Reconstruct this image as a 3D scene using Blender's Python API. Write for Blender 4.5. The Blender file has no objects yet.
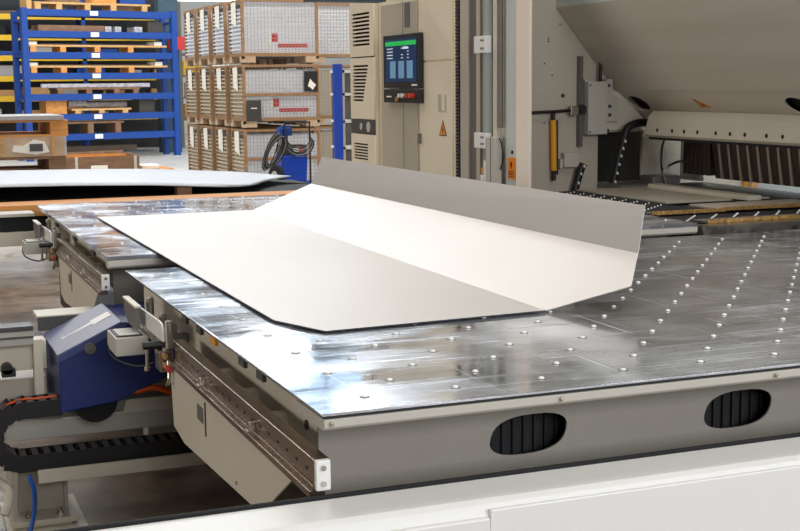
import bpy, bmesh, math, random
from mathutils import Vector, Matrix
random.seed(7)
SC = bpy.context.scene
COL = SC.collection
PI = math.pi

# ------------------------------------------------------------------ materials
def lin(c):
    return tuple(((v/255)/12.92 if v/255 <= .04045 else (((v/255)+.055)/1.055)**2.4) for v in c) + (1,)
def mat(name, rgb, rough=.5, metal=0., noise=None, bump=None, rnoise=None, emit=None, alpha=None, spec=None, rgb2=None):
    """noise=(scale xyz, amount): colour mottling between rgb and rgb2; bump=(scale, strength); rnoise=(scale xyz, lo, hi)"""
    m = bpy.data.materials.new(name); m.use_nodes = True
    nt = m.node_tree; N = nt.nodes; L = nt.links
    b = N['Principled BSDF']
    b.inputs['Base Color'].default_value = lin(rgb)
    b.inputs['Roughness'].default_value = rough
    b.inputs['Metallic'].default_value = metal
    if spec is not None: b.inputs['Specular IOR Level'].default_value = spec
    tc = N.new('ShaderNodeTexCoord')
    def ntex(scale, detail=4., dist=0.):
        mp = N.new('ShaderNodeMapping'); L.new(tc.outputs['Object'], mp.inputs['Vector'])
        mp.inputs['Scale'].default_value = scale if hasattr(scale, '__len__') else (scale,)*3
        t = N.new('ShaderNodeTexNoise'); L.new(mp.outputs['Vector'], t.inputs['Vector'])
        t.inputs['Scale'].default_value = 1.; t.inputs['Detail'].default_value = detail
        t.inputs['Distortion'].default_value = dist
        return t
    if noise:
        t = ntex(noise[0]); r = N.new('ShaderNodeMapRange')
        r.inputs['From Min'].default_value = .3; r.inputs['From Max'].default_value = .7
        r.inputs['To Min'].default_value = 0; r.inputs['To Max'].default_value = noise[1]
        L.new(t.outputs['Fac'], r.inputs['Value'])
        x = N.new('ShaderNodeMix'); x.data_type = 'RGBA'
        x.inputs['A'].default_value = lin(rgb)
        x.inputs['B'].default_value = lin(rgb2 if rgb2 else tuple(v*.6 for v in rgb))
        L.new(r.outputs['Result'], x.inputs['Factor']); L.new(x.outputs['Result'], b.inputs['Base Color'])
    if rnoise:
        t = ntex(rnoise[0], 5., 1.); r = N.new('ShaderNodeMapRange')
        r.inputs['From Min'].default_value = .3; r.inputs['From Max'].default_value = .7
        r.inputs['To Min'].default_value = rnoise[1]; r.inputs['To Max'].default_value = rnoise[2]
        L.new(t.outputs['Fac'], r.inputs['Value']); L.new(r.outputs['Result'], b.inputs['Roughness'])
    if bump:
        t = ntex(bump[0], 3.); bp = N.new('ShaderNodeBump'); bp.inputs['Strength'].default_value = bump[1]
        bp.inputs['Distance'].default_value = .01
        L.new(t.outputs['Fac'], bp.inputs['Height']); L.new(bp.outputs['Normal'], b.inputs['Normal'])
    if emit:
        b.inputs['Emission Color'].default_value = lin(rgb); b.inputs['Emission Strength'].default_value = emit
    if alpha is not None: b.inputs['Alpha'].default_value = alpha
    return m
M = {}
def steel_top(name, base):
    """scuffed, mirror-like steel plate: streaky roughness, fine scratches"""
    m = mat(name, base, .2, .82)
    nt = m.node_tree; N = nt.nodes; L = nt.links; b = N['Principled BSDF']
    tc = N.new('ShaderNodeTexCoord')
    def tex(scale, rot, detail, dist):
        mp = N.new('ShaderNodeMapping'); L.new(tc.outputs['Object'], mp.inputs['Vector'])
        mp.inputs['Scale'].default_value = scale; mp.inputs['Rotation'].default_value = (0, 0, rot)
        t = N.new('ShaderNodeTexNoise'); L.new(mp.outputs['Vector'], t.inputs['Vector'])
        t.inputs['Scale'].default_value = 1; t.inputs['Detail'].default_value = detail; t.inputs['Distortion'].default_value = dist
        return t.outputs['Fac']
    def rng(v, a, c, lo, hi):
        r = N.new('ShaderNodeMapRange'); L.new(v, r.inputs['Value'])
        r.inputs['From Min'].default_value = a; r.inputs['From Max'].default_value = c
        r.inputs['To Min'].default_value = lo; r.inputs['To Max'].default_value = hi
        return r.outputs['Result']
    def math_(op, a, c):
        n = N.new('ShaderNodeMath'); n.operation = op; L.new(a, n.inputs[0])
        if isinstance(c, float): n.inputs[1].default_value = c
        else: L.new(c, n.inputs[1])
        return n.outputs[0]
    clouds = tex((1.6, 2.6, 1), .5, 5, 1.5)
    s1 = tex((2.5, 60, 1), .35, 3, .6); s2 = tex((70, 2, 1), .25, 3, .4)
    r1 = rng(clouds, .38, .62, .05, .24)
    r2 = rng(s1, .52, .72, 0, .16)
    s3 = rng(tex((1.5, 150, 1), .9, 2, .3), .70, .74, 0, .5); s4 = rng(tex((150, 1.5, 1), -.5, 2, .3), .70, .74, 0, .5)
    L.new(math_('ADD', math_('ADD', r1, r2), math_('ADD', s3, s4)), b.inputs['Roughness'])
    cm = rng(tex((2, 3, 1), 1.0, 6, 2.), .35, .7, 0., 1.)
    x = N.new('ShaderNodeMix'); x.data_type = 'RGBA'; L.new(cm, x.inputs['Factor'])
    x.inputs['A'].default_value = lin(base); x.inputs['B'].default_value = lin(tuple(min(255, v*1.28) for v in base))
    L.new(x.outputs['Result'], b.inputs['Base Color'])
    bp = N.new('ShaderNodeBump'); bp.inputs['Strength'].default_value = .03; bp.inputs['Distance'].default_value = .003
    L.new(math_('ADD', s1, s2), bp.inputs['Height']); L.new(bp.outputs['Normal'], b.inputs['Normal'])
    return m

M['steel_top'] = steel_top('scuffed steel plate', (188, 192, 200))
M['steel'] = mat('bare steel', (165, 160, 152), .3, 1., rnoise=((8, 8, 8), .2, .42))
M['rail_steel'] = mat('brown tinted rail steel', (150, 132, 118), .24, .9)
M['sheet'] = mat('protective filmed sheet metal', (208, 203, 199), .44, .42, noise=((3, 3, 3), .25), rgb2=(197, 192, 187))
M['sheet_edge_shade'] = mat('shaded cut sheet edge', (40, 42, 48), .4, .6)
M['cream'] = mat('cream machine paint', (220, 211, 193), .42, noise=((2, 2, 2), .5), rgb2=(200, 192, 174))
M['cream_dark'] = mat('beige machine paint', (190, 181, 166), .45, noise=((2, 2, 2), .5), rgb2=(178, 168, 152))
M['taupe'] = mat('warm grey hood paint', (214, 205, 190), .4, noise=((.6, .4, 9), .7), rgb2=(200, 189, 173))
M['grey_paint'] = mat('grey machine paint', (150, 144, 134), .5, bump=((300, 300, 300), .25), noise=((3, 3, 3), .5), rgb2=(138, 131, 121))
M['grey_light'] = mat('light grey paint', (192, 187, 176), .45)
M['greenish'] = mat('grey green pipe paint', (150, 158, 152), .4)
M['white'] = mat('white machine paint', (238, 237, 234), .35)
M['white_post'] = mat('warm white post paint', (240, 226, 208), .4)
M['pale_teal'] = mat('pale grey panel', (205, 210, 206), .45)
M['black'] = mat('black plastic', (22, 22, 24), .5)
M['rubber'] = mat('black rubber', (18, 19, 22), .75, bump=((200, 200, 200), .4))
M['chain_black'] = mat('black chain plastic', (26, 23, 24), .5)
M['chain_grey'] = mat('dark grey chain crossbar', (70, 66, 66), .5)
M['dark_grey'] = mat('dark grey metal', (70, 68, 66), .45, .2)
M['mid_grey'] = mat('mid grey metal', (112, 108, 104), .45, .2)
M['blue_cover'] = mat('deep blue paint', (26, 46, 112), .38, bump=((260, 260, 260), .2))
M['blue_top'] = mat('lilac grey blue lid', (112, 120, 158), .35)
M['blue_rim'] = mat('slate blue rim', (72, 82, 132), .35)
M['rack_blue'] = mat('blue rack paint', (22, 68, 146), .4)
M['rack_blue2'] = mat('bright blue steel', (20, 70, 190), .35)
M['yellow'] = mat('yellow rack paint', (236, 190, 40), .45)
M['amber'] = mat('amber yellow cylinder', (236, 160, 20), .35)
M['orange'] = mat('orange cable', (236, 88, 24), .45)
M['orange_label'] = mat('orange warning label', (240, 140, 30), .5)
M['blue_hose'] = mat('blue hose', (30, 96, 190), .4)
M['red'] = mat('red plastic', (200, 50, 50), .45)
M['wood'] = mat('light pallet wood', (214, 172, 112), .7, noise=((3, 40, 40), .8), rgb2=(176, 128, 78))
M['wood_orange'] = mat('orange plywood', (222, 160, 88), .65, noise=((4, 30, 30), .8), rgb2=(196, 116, 46))
M['wood_brown'] = mat('brown aged wood', (140, 106, 80), .75, noise=((4, 20, 20), .8), rgb2=(104, 76, 56))
M['wood_grey'] = mat('greyish crate wood', (204, 178, 150), .75, noise=((6, 20, 6), .8), rgb2=(170, 142, 114))
M['carton'] = mat('brown carton', (186, 142, 92), .8)
M['plastic_wrap'] = mat('pale plastic wrap', (205, 202, 208), .22, noise=((12, 12, 12), .9), rgb2=(150, 148, 156), bump=((30, 30, 30), .6))
M['board_grey'] = mat('grey sheet board', (164, 160, 158), .45)
M['rust'] = mat('rusty frame steel', (164, 128, 92), .6, .1, noise=((14, 14, 14), .9), rgb2=(140, 106, 76))
M['wire'] = mat('grey wire mesh', (172, 168, 164), .45, .5)
M['liner_white'] = mat('white sheet liner', (232, 234, 240), .5, noise=((2, 2, 3), .5), rgb2=(206, 212, 226))
M['liner_brown'] = mat('grey brown slatted panel', (198, 186, 166), .55, .1)
M['paper'] = mat('white paper tag', (240, 236, 226), .7)
M['screen'] = mat('blue lit screen', (28, 54, 98), .3, emit=.3)
M['screen_green'] = mat('green screen bar', (40, 190, 90), .3, emit=.6)
M['screen_light'] = mat('pale screen tile', (112, 156, 190), .3, emit=.4)
M['screen_white'] = mat('screen text', (220, 230, 240), .3, emit=.6)
M['pale_sheet'] = mat('pale bluish sheet metal', (176, 179, 186), .4, .3)
M['cabinet'] = mat('warm cream cabinet paint', (238, 226, 202), .42, noise=((2, 2, 2), .4), rgb2=(230, 217, 192))
M['cabinet_dark'] = mat('beige cabinet door paint', (188, 179, 160), .42)
M['lamp'] = mat('lit lamp tube', (255, 252, 244), .4, emit=8.)
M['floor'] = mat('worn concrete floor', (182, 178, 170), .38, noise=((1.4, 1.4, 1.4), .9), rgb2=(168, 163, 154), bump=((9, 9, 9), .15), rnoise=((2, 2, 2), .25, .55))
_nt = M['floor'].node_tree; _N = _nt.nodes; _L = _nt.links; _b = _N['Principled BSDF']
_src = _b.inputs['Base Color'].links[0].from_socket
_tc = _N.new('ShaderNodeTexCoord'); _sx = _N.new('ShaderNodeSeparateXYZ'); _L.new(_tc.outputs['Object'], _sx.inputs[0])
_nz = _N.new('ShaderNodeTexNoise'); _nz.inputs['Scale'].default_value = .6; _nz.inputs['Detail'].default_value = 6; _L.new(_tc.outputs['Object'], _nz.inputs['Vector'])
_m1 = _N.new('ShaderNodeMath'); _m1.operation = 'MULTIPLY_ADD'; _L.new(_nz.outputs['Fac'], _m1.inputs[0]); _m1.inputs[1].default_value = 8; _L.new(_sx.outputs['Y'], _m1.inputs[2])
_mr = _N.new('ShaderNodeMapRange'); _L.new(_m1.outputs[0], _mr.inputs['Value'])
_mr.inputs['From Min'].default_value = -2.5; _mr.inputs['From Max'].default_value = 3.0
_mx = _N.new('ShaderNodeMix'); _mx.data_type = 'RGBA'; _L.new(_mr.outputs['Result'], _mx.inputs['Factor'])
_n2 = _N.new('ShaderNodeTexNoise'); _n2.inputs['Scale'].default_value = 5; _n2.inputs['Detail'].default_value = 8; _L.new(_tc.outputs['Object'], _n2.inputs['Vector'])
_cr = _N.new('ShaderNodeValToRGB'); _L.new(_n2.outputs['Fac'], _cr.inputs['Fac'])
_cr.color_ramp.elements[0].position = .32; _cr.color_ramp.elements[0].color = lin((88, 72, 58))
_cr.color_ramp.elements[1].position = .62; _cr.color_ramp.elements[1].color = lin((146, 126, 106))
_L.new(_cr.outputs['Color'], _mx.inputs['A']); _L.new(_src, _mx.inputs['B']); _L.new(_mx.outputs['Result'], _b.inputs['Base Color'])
M['wall'] = mat('hall wall paint', (196, 194, 188), .7)
M['wall_dark'] = mat('dark wall and shade backdrop', (70, 68, 68), .7)
M['ceiling'] = mat('ceiling sheeting', (150, 150, 150), .8)
M['teal'] = mat('dark teal column paint', (52, 78, 92), .5)
M['bolt'] = mat('zinc bolt', (190, 184, 170), .25, 1.)
M['ball'] = mat('glint white ball', (255, 255, 252), .35)  # plain white stands in for lights glinting on chrome balls
M['brass'] = mat('golden brush bristles', (200, 158, 92), .5, .2, noise=((60, 60, 60), .9), rgb2=(110, 80, 44))
M['tool'] = mat('dark tool steel', (84, 72, 64), .4, .5)
M['tool_highlight'] = mat('tool edge highlight', (196, 180, 164), .35, .4)  # pale tone paints highlights along the tool segments

# ------------------------------------------------------------------ helpers
ORG = {}
class G:
    def __init__(s): s.b = bmesh.new()
    def box(s, x0, x1, y0, y1, z0, z1, rot=None, piv=None):
        vs = [s.b.verts.new((x, y, z)) for x in (x0, x1) for y in (y0, y1) for z in (z0, z1)]
        for f in ((0, 1, 3, 2), (4, 6, 7, 5), (0, 4, 5, 1), (2, 3, 7, 6), (0, 2, 6, 4), (1, 5, 7, 3)):
            s.b.faces.new([vs[i] for i in f])
        if rot is not None:
            p = Vector(piv if piv else ((x0+x1)/2, (y0+y1)/2, (z0+z1)/2))
            for v in vs: v.co = rot @ (v.co-p) + p
        return s
    def prism(s, pts, axis, a0, a1):
        """pts 2D outline extruded along axis ('x': pts are (y,z); 'y': (x,z); 'z': (x,y))"""
        f = {'x': lambda p, a: (a, p[0], p[1]), 'y': lambda p, a: (p[0], a, p[1]), 'z': lambda p, a: (p[0], p[1], a)}[axis]
        lo = [s.b.verts.new(f(p, a0)) for p in pts]; hi = [s.b.verts.new(f(p, a1)) for p in pts]
        n = len(pts)
        s.b.faces.new(lo); s.b.faces.new(hi[::-1])
        for i in range(n): s.b.faces.new((lo[i], hi[i], hi[(i+1) % n], lo[(i+1) % n]))
        return s
    def cyl(s, p0, p1, r, seg=14, r1=None):
        p0 = Vector(p0); p1 = Vector(p1); r1 = r if r1 is None else r1
        q = (p1-p0).to_track_quat('Z', 'Y').to_matrix()
        A = [s.b.verts.new(p0+q@Vector((r*math.cos(2*PI*i/seg), r*math.sin(2*PI*i/seg), 0))) for i in range(seg)]
        B = [s.b.verts.new(p1+q@Vector((r1*math.cos(2*PI*i/seg), r1*math.sin(2*PI*i/seg), 0))) for i in range(seg)]
        s.b.faces.new(A[::-1]); s.b.faces.new(B)
        for i in range(seg): s.b.faces.new((A[i], A[(i+1) % seg], B[(i+1) % seg], B[i]))
        return s
    def tube(s, pts, r, seg=8, smooth=3):
        P = [Vector(p) for p in pts]
        if smooth and len(P) > 2:
            Q = []
            for i in range(len(P)-1):
                a = P[max(i-1, 0)]; b = P[i]; c = P[i+1]; d = P[min(i+2, len(P)-1)]
                for k in range(smooth):
                    t = k/smooth
                    Q.append(.5*((2*b)+(c-a)*t+(2*a-5*b+4*c-d)*t*t+(3*b-a-3*c+d)*t**3))
            Q.append(P[-1]); P = Q
        rings = []; ref = None
        for i, p in enumerate(P):
            d = (P[min(i+1, len(P)-1)]-P[max(i-1, 0)]).normalized()
            if ref is None: ref = d.orthogonal().normalized()
            ref = (ref-d*ref.dot(d)).normalized(); o = d.cross(ref)
            rings.append([s.b.verts.new(p+r*(math.cos(2*PI*k/seg)*ref+math.sin(2*PI*k/seg)*o)) for k in range(seg)])
        for a, b in zip(rings, rings[1:]):
            for k in range(seg): s.b.faces.new((a[k], a[(k+1) % seg], b[(k+1) % seg], b[k]))
        s.b.faces.new(rings[0][::-1]); s.b.faces.new(rings[-1])
        return s
    def dome(s, c, r, h=None, seg=8, rings=3):
        h = r if h is None else h
        R = []
        for j in range(rings):
            a = j/rings*PI/2
            R.append([s.b.verts.new((c[0]+r*math.cos(a)*math.cos(2*PI*i/seg), c[1]+r*math.cos(a)*math.sin(2*PI*i/seg), c[2]+h*math.sin(a))) for i in range(seg)])
        t = s.b.verts.new((c[0], c[1], c[2]+h))
        for a, b in zip(R, R[1:]):
            for i in range(seg): s.b.faces.new((a[i], a[(i+1) % seg], b[(i+1) % seg], b[i]))
        for i in range(seg): s.b.faces.new((R[-1][i], R[-1][(i+1) % seg], t))
        s.b.faces.new(R[0][::-1])
        return s
    def poly(s, pts):
        s.b.faces.new([s.b.verts.new(p) for p in pts]); return s
    def out(s, name, m, parent=None, bevel=0., smooth=False, loc=None, solid=0., **tags):
        bmesh.ops.recalc_face_normals(s.b, faces=s.b.faces)
        me = bpy.data.meshes.new(name); o = bpy.data.objects.new(name, me); COL.objects.link(o)
        og = Vector((0, 0, 0))
        if parent is not None:
            o.parent = parent; og = ORG[parent.name]
        else:
            if loc is None:
                xs = [v.co for v in s.b.verts]
                lo = [min(c[i] for c in xs) for i in range(3)]; hi = [max(c[i] for c in xs) for i in range(3)]
                loc = ((lo[0]+hi[0])/2, (lo[1]+hi[1])/2, lo[2])
            og = Vector(loc); o.location = og
        ORG[o.name] = og
        for v in s.b.verts: v.co -= og
        s.b.to_mesh(me); s.b.free()
        me.materials.append(M[m] if isinstance(m, str) else m)
        if smooth:
            for p in me.polygons: p.use_smooth = True
        if solid:
            d = o.modifiers.new('s', 'SOLIDIFY'); d.thickness = solid; d.offset = 0
        if bevel:
            d = o.modifiers.new('b', 'BEVEL'); d.width = bevel; d.segments = 2; d.limit_method = 'ANGLE'
        for k, v in tags.items(): o[k] = v
        return o
def thing(name, label, cat, loc, group=None):
    o = bpy.data.objects.new(name, None); COL.objects.link(o); o.location = loc; o.empty_display_size = .1
    ORG[o.name] = Vector(loc); o['label'] = label; o['category'] = cat
    if group: o['group'] = group
    return o
def tag(o, label, cat, group=None):
    o['label'] = label; o['category'] = cat
    if group: o['group'] = group
    return o
def dup(root, delta, label=None, group=None):
    def rec(o, par):
        c = o.copy(); COL.objects.link(c); c.parent = par
        for ch in list(o.children): rec(ch, c)
        return c
    r = rec(root, None); r.location = root.location + Vector(delta)
    ORG[r.name] = ORG[root.name] + Vector(delta)
    if label: r['label'] = label
    if group: r['group'] = group
    return r
def holed(name, m, parent, outer, holes, thick, place, **kw):
    """plate with real holes: 2D outline filled, then extruded; place maps (u,v,w)->world"""
    cu = bpy.data.curves.new(name, 'CURVE'); cu.dimensions = '2D'; cu.fill_mode = 'BOTH'; cu.extrude = thick/2
    for pts in [outer]+holes:
        sp = cu.splines.new('POLY'); sp.points.add(len(pts)-1)
        for p, q in zip(sp.points, pts): p.co = (q[0], q[1], 0, 1)
        sp.use_cyclic_u = True
    t = bpy.data.objects.new('t', cu); COL.objects.link(t)
    bpy.context.view_layer.update()
    dg = bpy.context.evaluated_depsgraph_get()
    me = bpy.data.meshes.new_from_object(t.evaluated_get(dg))
    g = G(); g.b.from_mesh(me)
    for v in g.b.verts: v.co = Vector(place(*v.co))
    bpy.data.objects.remove(t); bpy.data.curves.remove(cu); bpy.data.meshes.remove(me)
    return g.out(name, m, parent, **kw)
def oval(cx, cy, rx, ry, skew=0., n=28, p=2.6):
    r = []
    for i in range(n):
        a = 2*PI*i/n; c, s_ = math.cos(a), math.sin(a)
        x = rx*abs(c)**(2/p)*(1 if c > 0 else -1); y = ry*abs(s_)**(2/p)*(1 if s_ > 0 else -1)
        r.append((cx+x+skew*y, cy+y))
    return r
def RX(a): return Matrix.Rotation(a, 3, 'X')
def RY(a): return Matrix.Rotation(a, 3, 'Y')
def RZ(a): return Matrix.Rotation(a, 3, 'Z')

# ------------------------------------------------------------------ setting
def struct(g, name, m):
    o = g.out(name, m); o['kind'] = 'structure'; return o
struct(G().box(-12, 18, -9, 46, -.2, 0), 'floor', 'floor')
struct(G().box(-12, 18, 46, 46.3, 0, 9), 'wall_back', 'wall')
struct(G().box(-12.3, -12, -9, 46, 0, 9), 'wall_left', 'wall_dark')
struct(G().box(18, 18.3, -9, 46, 0, 9), 'wall_right', 'wall')
struct(G().box(-12, 18, -9.3, -9, 0, 9), 'wall_front', 'wall')
struct(G().box(-12, 18, -9, 46, 9, 9.2), 'ceiling', 'ceiling')
struct(G().box(-6, 7.3, 36.8, 37, 0, 6.0), 'shade_backdrop', 'wall_dark')  # added dark sheet standing in for racks in shade further back

# ------------------------------------------------------------------ near worktable
def ball_points(xs, ys, x0=.98, y0=2.70):
    r = []
    for i in range(-3, 60):
        for j in range(-3, 60):
            if (i+j) % 2: continue
            x = x0+.1125*i; y = y0+.1325*j
            if xs[0] <= x <= xs[1] and ys[0] <= y <= ys[1]: r.append((x, y))
    return r
def in_view(x, y):
    # inside the photograph's width and not beneath the bent sheet
    a = math.atan2(x, y)
    if a > math.radians(39.6) or a < math.radians(4): return False
    if 1.1 < x < 2.3 and 3.8 < y < 7.0: return False
    return True
def add_balls(parent, pts):
    pts = sorted(pts, key=lambda p: (not in_view(*p), math.hypot(*p)))
    base = None
    for x, y in pts[:100]:
        if base is None:
            g = G(); g.dome((x, y, 1.0), .0080, .0055, 10, 3)
            base = g.out('transfer_ball', 'ball', parent, smooth=True); b0 = (x, y)
        else:
            c = base.copy(); COL.objects.link(c); c.parent = parent; c.location = (x-b0[0], y-b0[1], 0)
    if len(pts) > 100:
        g = G()
        for x, y in pts[100:]: g.dome((x, y, 1.0), .0080, .0055, 8, 2)
        g.out('transfer_ball', 'ball', parent, smooth=True, kind='stuff')
    g = G()
    for x, y in pts: g.cyl((x, y, .9995), (x, y, 1.0008), .0125, 12)
    g.out('ball_seat', 'mid_grey', parent, kind='stuff')

def side_gear(parent, dy, zoff, ylen_rail, y_panel0, y_panel1):
    """slotted guide rail with white end cap and cream hanging panel on the table's left side"""
    y0 = 2.556+dy; y1 = y0+ylen_rail
    g = G().box(.820, .842, y0+.012, y1, .848+zoff, .905+zoff)
    g.box(.814, .850, y0+.012, y1, .898+zoff, .9085+zoff)
    rail = g.out('guide_rail', 'rail_steel', parent, bevel=.0015)
    G().box(.806, .842, y0+.02, y1, .822+zoff, .838+zoff).box(.816, .842, y0+.02, y1, .838+zoff, .848+zoff).out('rail_foot', 'rail_steel', rail, bevel=.001)
    cap = G().box(.815, .848, y0-.004, y0+.012, .842+zoff, .909+zoff).out('end_cap', 'white', rail, bevel=.003)
    for z in (.858, .893): G().cyl((.831, y0-.004, z+zoff), (.831, y0-.009, z+zoff), .006, 10).out('cap_screw', 'bolt', rail)
    g = G(); k = 0
    while y0+.08+k*.075 < y1:
        y = y0+.08+k*.075; g.cyl((.820, y, .872+zoff), (.8185, y, .872+zoff), .0042, 8); k += 1
    g.out('rail_hole', 'black', rail, kind='stuff')
    for f in (.35, .72):
        y = y0+ylen_rail*f
        G().box(.806, .820, y-.007, y+.007, .850+zoff, .872+zoff).cyl((.806, y+.012, .846+zoff), (.798, y+.012, .846+zoff), .008, 10).out('rail_clip', 'bolt', rail, bevel=.001)
    for f in (.2, .5, .8): G().box(.8505, .90, y0+.3+f*.9, y0+.34+f*.9, .84+zoff, .89+zoff).out('rail_bracket', 'cream_dark', parent)
    # hanging cream panel
    yb0, yb1 = y_panel0+dy, y_panel1+dy
    pts = [(yb0-.27, .822+zoff), (yb1, .822+zoff), (yb1-.03, .62+zoff), (yb1-.18, .60+zoff), (yb0+.02, .648+zoff)]
    p = G().prism(pts, 'x', .818, .8225).out('hanging_panel', 'cream', parent, bevel=.001)
    ym = yb0+.55*(yb1-yb0)
    G().box(.8155, .818, ym-.005, ym+.005, .70+zoff, .80+zoff).out('panel_slot', 'dark_grey', p)
    G().box(.8155, .818, ym+.03, ym+.10, .73+zoff, .775+zoff).out('latch_plate', 'mid_grey', p)
    G().cyl((.818, yb0+.25, .66+zoff), (.815, yb0+.25, .66+zoff), .006, 8).out('panel_screw', 'bolt', p)

wt = thing('worktable', 'near steel-topped ball transfer table with oval holes in its grey front skirt', 'worktable', (2.8, 3.75, 0))
X1 = 4.95
o = G().box(.842, X1, 2.588, 3.2985, .994, 1.0).out('table_plate', 'steel_top', wt, bevel=.0012)
o = G().box(.842, X1, 3.3015, 4.995, .994, 1.0).out('table_plate', 'steel_top', wt, bevel=.0012)
G().box(.848, X1, 2.594, 4.99, .987, .994).out('plate_gap_shade', 'black', wt)  # black layer paints the shadow line between plates and lip
# folded front lip
lip = G().prism([(2.586, .987), (2.586, .969), (2.594, .962), (2.62, .960), (2.797, .962), (2.797, .987)], 'x', .846, X1).out('front_lip', 'grey_light', wt, bevel=.0015)
for x in (.862, 1.42, 2.02, 2.62, 3.2):
    G().cyl((x, 2.586, .977), (x, 2.580, .977), .0055, 10).cyl((x, 2.580, .977), (x, 2.577, .977), .003, 6).out('lip_screw', 'bolt', lip)
# skirt with oval holes
holes = [(1.447+.622*k, .838, .105, .050) for k in range(5)]
sk = holed('front_skirt', 'grey_paint', wt, [(.90, .45), (X1, .45), (X1, .962), (.90, .962)],
      [oval(h[0], h[1], h[2], h[3], .28) for h in holes], .006, lambda u, v, w: (u, 2.80+w, v))
g = G().box(.93, X1-.05, 2.86, 2.865, .70, .95)
for k in range(130): g.box(.95+k*.03, .956+k*.03, 2.852, 2.86, .70, .95)
g.out('mesh_grille', 'rubber', wt)
G().box(.90, .906, 2.806, 4.94, .80, .976).out('side_skirt', 'cream', wt)
G().box(.862, .90, 2.80, 4.97, .975, .986).out('side_lip', 'cream', wt, bevel=.002)
G().cyl((.90, 2.88, .90), (.896, 2.88, .90), .012, 12).out('side_knob', 'dark_grey', wt)
for y in (3.3, 3.62, 4.0, 3.12, 3.8):
    G().box(.850, .8615, y-.03, y+.03, .962, .985).out('side_clip', 'dark_grey' if y != 3.62 else 'amber', wt, bevel=.002)
G().box(1.6, X1, 2.9, 4.92, .40, .60).out('under_frame', 'dark_grey', wt)
for x in (1.75, 3.2, 4.7):
    for y in (3.05, 4.8): G().box(x-.06, x+.06, y-.06, y+.06, 0, .45).out('leg', 'grey_paint', wt, bevel=.004)
side_gear(wt, 0, 0, 1.45, 3.0, 4.08)
G().box(.93, X1, 4.93, 4.95, .84, .975).out('rear_skirt', 'mid_grey', wt)
add_balls(wt, ball_points((.93, 4.85), (2.62, 4.95)))

# ------------------------------------------------------------------ far worktable
ft = thing('worktable', 'farther ball transfer table behind the gap, under the far end of the bent sheet', 'worktable', (2.3, 6.7, 0))
G().box(.842, 3.75, 5.44, 6.748, .984, 1.0).out('table_plate', 'steel_top', ft, bevel=.0012)
G().box(.842, 3.75, 6.752, 8.06, .984, 1.0).out('table_plate', 'steel_top', ft, bevel=.0012)
G().prism([(5.436, .982), (5.436, .957), (5.446, .9475), (5.50, .95), (5.50, .982)], 'x', .846, 3.75).out('front_lip', 'grey_light', ft, bevel=.0015)
G().box(.90, 3.72, 5.66, 5.666, .60, .982).out('front_skirt', 'grey_paint', ft)
G().box(.90, .906, 5.67, 8.0, .83, .982).out('side_skirt', 'cream', ft)
G().box(.862, .90, 5.50, 8.0, .965, .98).out('side_lip', 'cream', ft, bevel=.002)
for y in (5.9, 6.5, 7.2): G().box(.848, .862, y-.04, y+.04, .953, .974).out('side_clip', 'dark_grey', ft, bevel=.002)
G().box(.95, 3.7, 5.7, 8.0, .40, .60).out('under_frame', 'dark_grey', ft)
for x in (1.1, 3.5):
    for y in (5.8, 7.9): G().box(x-.06, x+.06, y-.06, y+.06, 0, .45).out('leg', 'grey_paint', ft, bevel=.004)
side_gear(ft, 2.87, .018, 1.45, 2.95, 4.0)
add_balls(ft, ball_points((.93, 3.7), (5.5, 8.02)))

# ------------------------------------------------------------------ bent sheet
K = .9878
def q(x, y, z): return Vector((x*K, y*K, 1.7-(1.7-z)*K))
P = {'A': q(1.064, 7.151, 1), 'B': q(1.064, 3.72, 1), 'C': q(1.15, 3.49, 1), 'D': q(1.883, 3.53, 1), 'E': q(1.93, 7.14, 1),
     'F': q(2.118, 3.415, 1.078), 'Gn': q(2.288, 3.650, 1.141), 'H': q(2.283, 7.14, 1.137), 'I': q(2.352, 3.715, 1.291), 'J': q(2.352, 7.14, 1.289)}
def thick(g, ids, nrm, t=.0025):
    n = Vector(nrm).normalized()*t
    lo = [g.b.verts.new(P[i]) for i in ids]; hi = [g.b.verts.new(P[i]-n) for i in ids]
    g.b.faces.new(lo); g.b.faces.new(hi[::-1]); k = len(ids)
    for i in range(k): g.b.faces.new((lo[i], hi[i], hi[(i+1) % k], lo[(i+1) % k]))
bs = thing('bent_sheet_metal', 'large pale bent steel sheet with an upturned rear flange lying on the ball tables', 'sheet metal part', (1.5, 5.2, 1.009))
g = G(); thick(g, ['A', 'B', 'C', 'D', 'E'], (0, 0, 1)); g.out('base_panel', 'sheet', bs)
g = G(); thick(g, ['E', 'D', 'F', 'Gn', 'H'], (-.34, 0, .94)); g.out('slanted_panel', 'sheet', bs)
g = G(); thick(g, ['H', 'Gn', 'I', 'J'], (-.91, 0, .41)); g.out('rear_flange', 'sheet', bs)
g = G()
def edge(a, b, n=(0, 0, 1)):
    a = P[a]; b = P[b]; d = (b-a).normalized(); nn = Vector(n).normalized()
    s_ = d.cross(nn).normalized()*.0012; t = nn*.0027
    vs = [g.b.verts.new(v) for v in (a-s_-t, a+s_-t, a+s_+nn*.0002, a-s_+nn*.0002, b-s_-t, b+s_-t, b+s_+nn*.0002, b-s_+nn*.0002)]
    for f in ((0, 1, 2, 3), (4, 7, 6, 5), (0, 4, 5, 1), (1, 5, 6, 2), (2, 6, 7, 3), (3, 7, 4, 0)): g.b.faces.new([vs[i] for i in f])
for a, b in (('A', 'B'), ('B', 'C'), ('C', 'D')): edge(a, b)
g.out('cut_edge_shade', 'sheet_edge_shade', bs)  # dark rim paints the thin shadow line along the near cut edges

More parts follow.
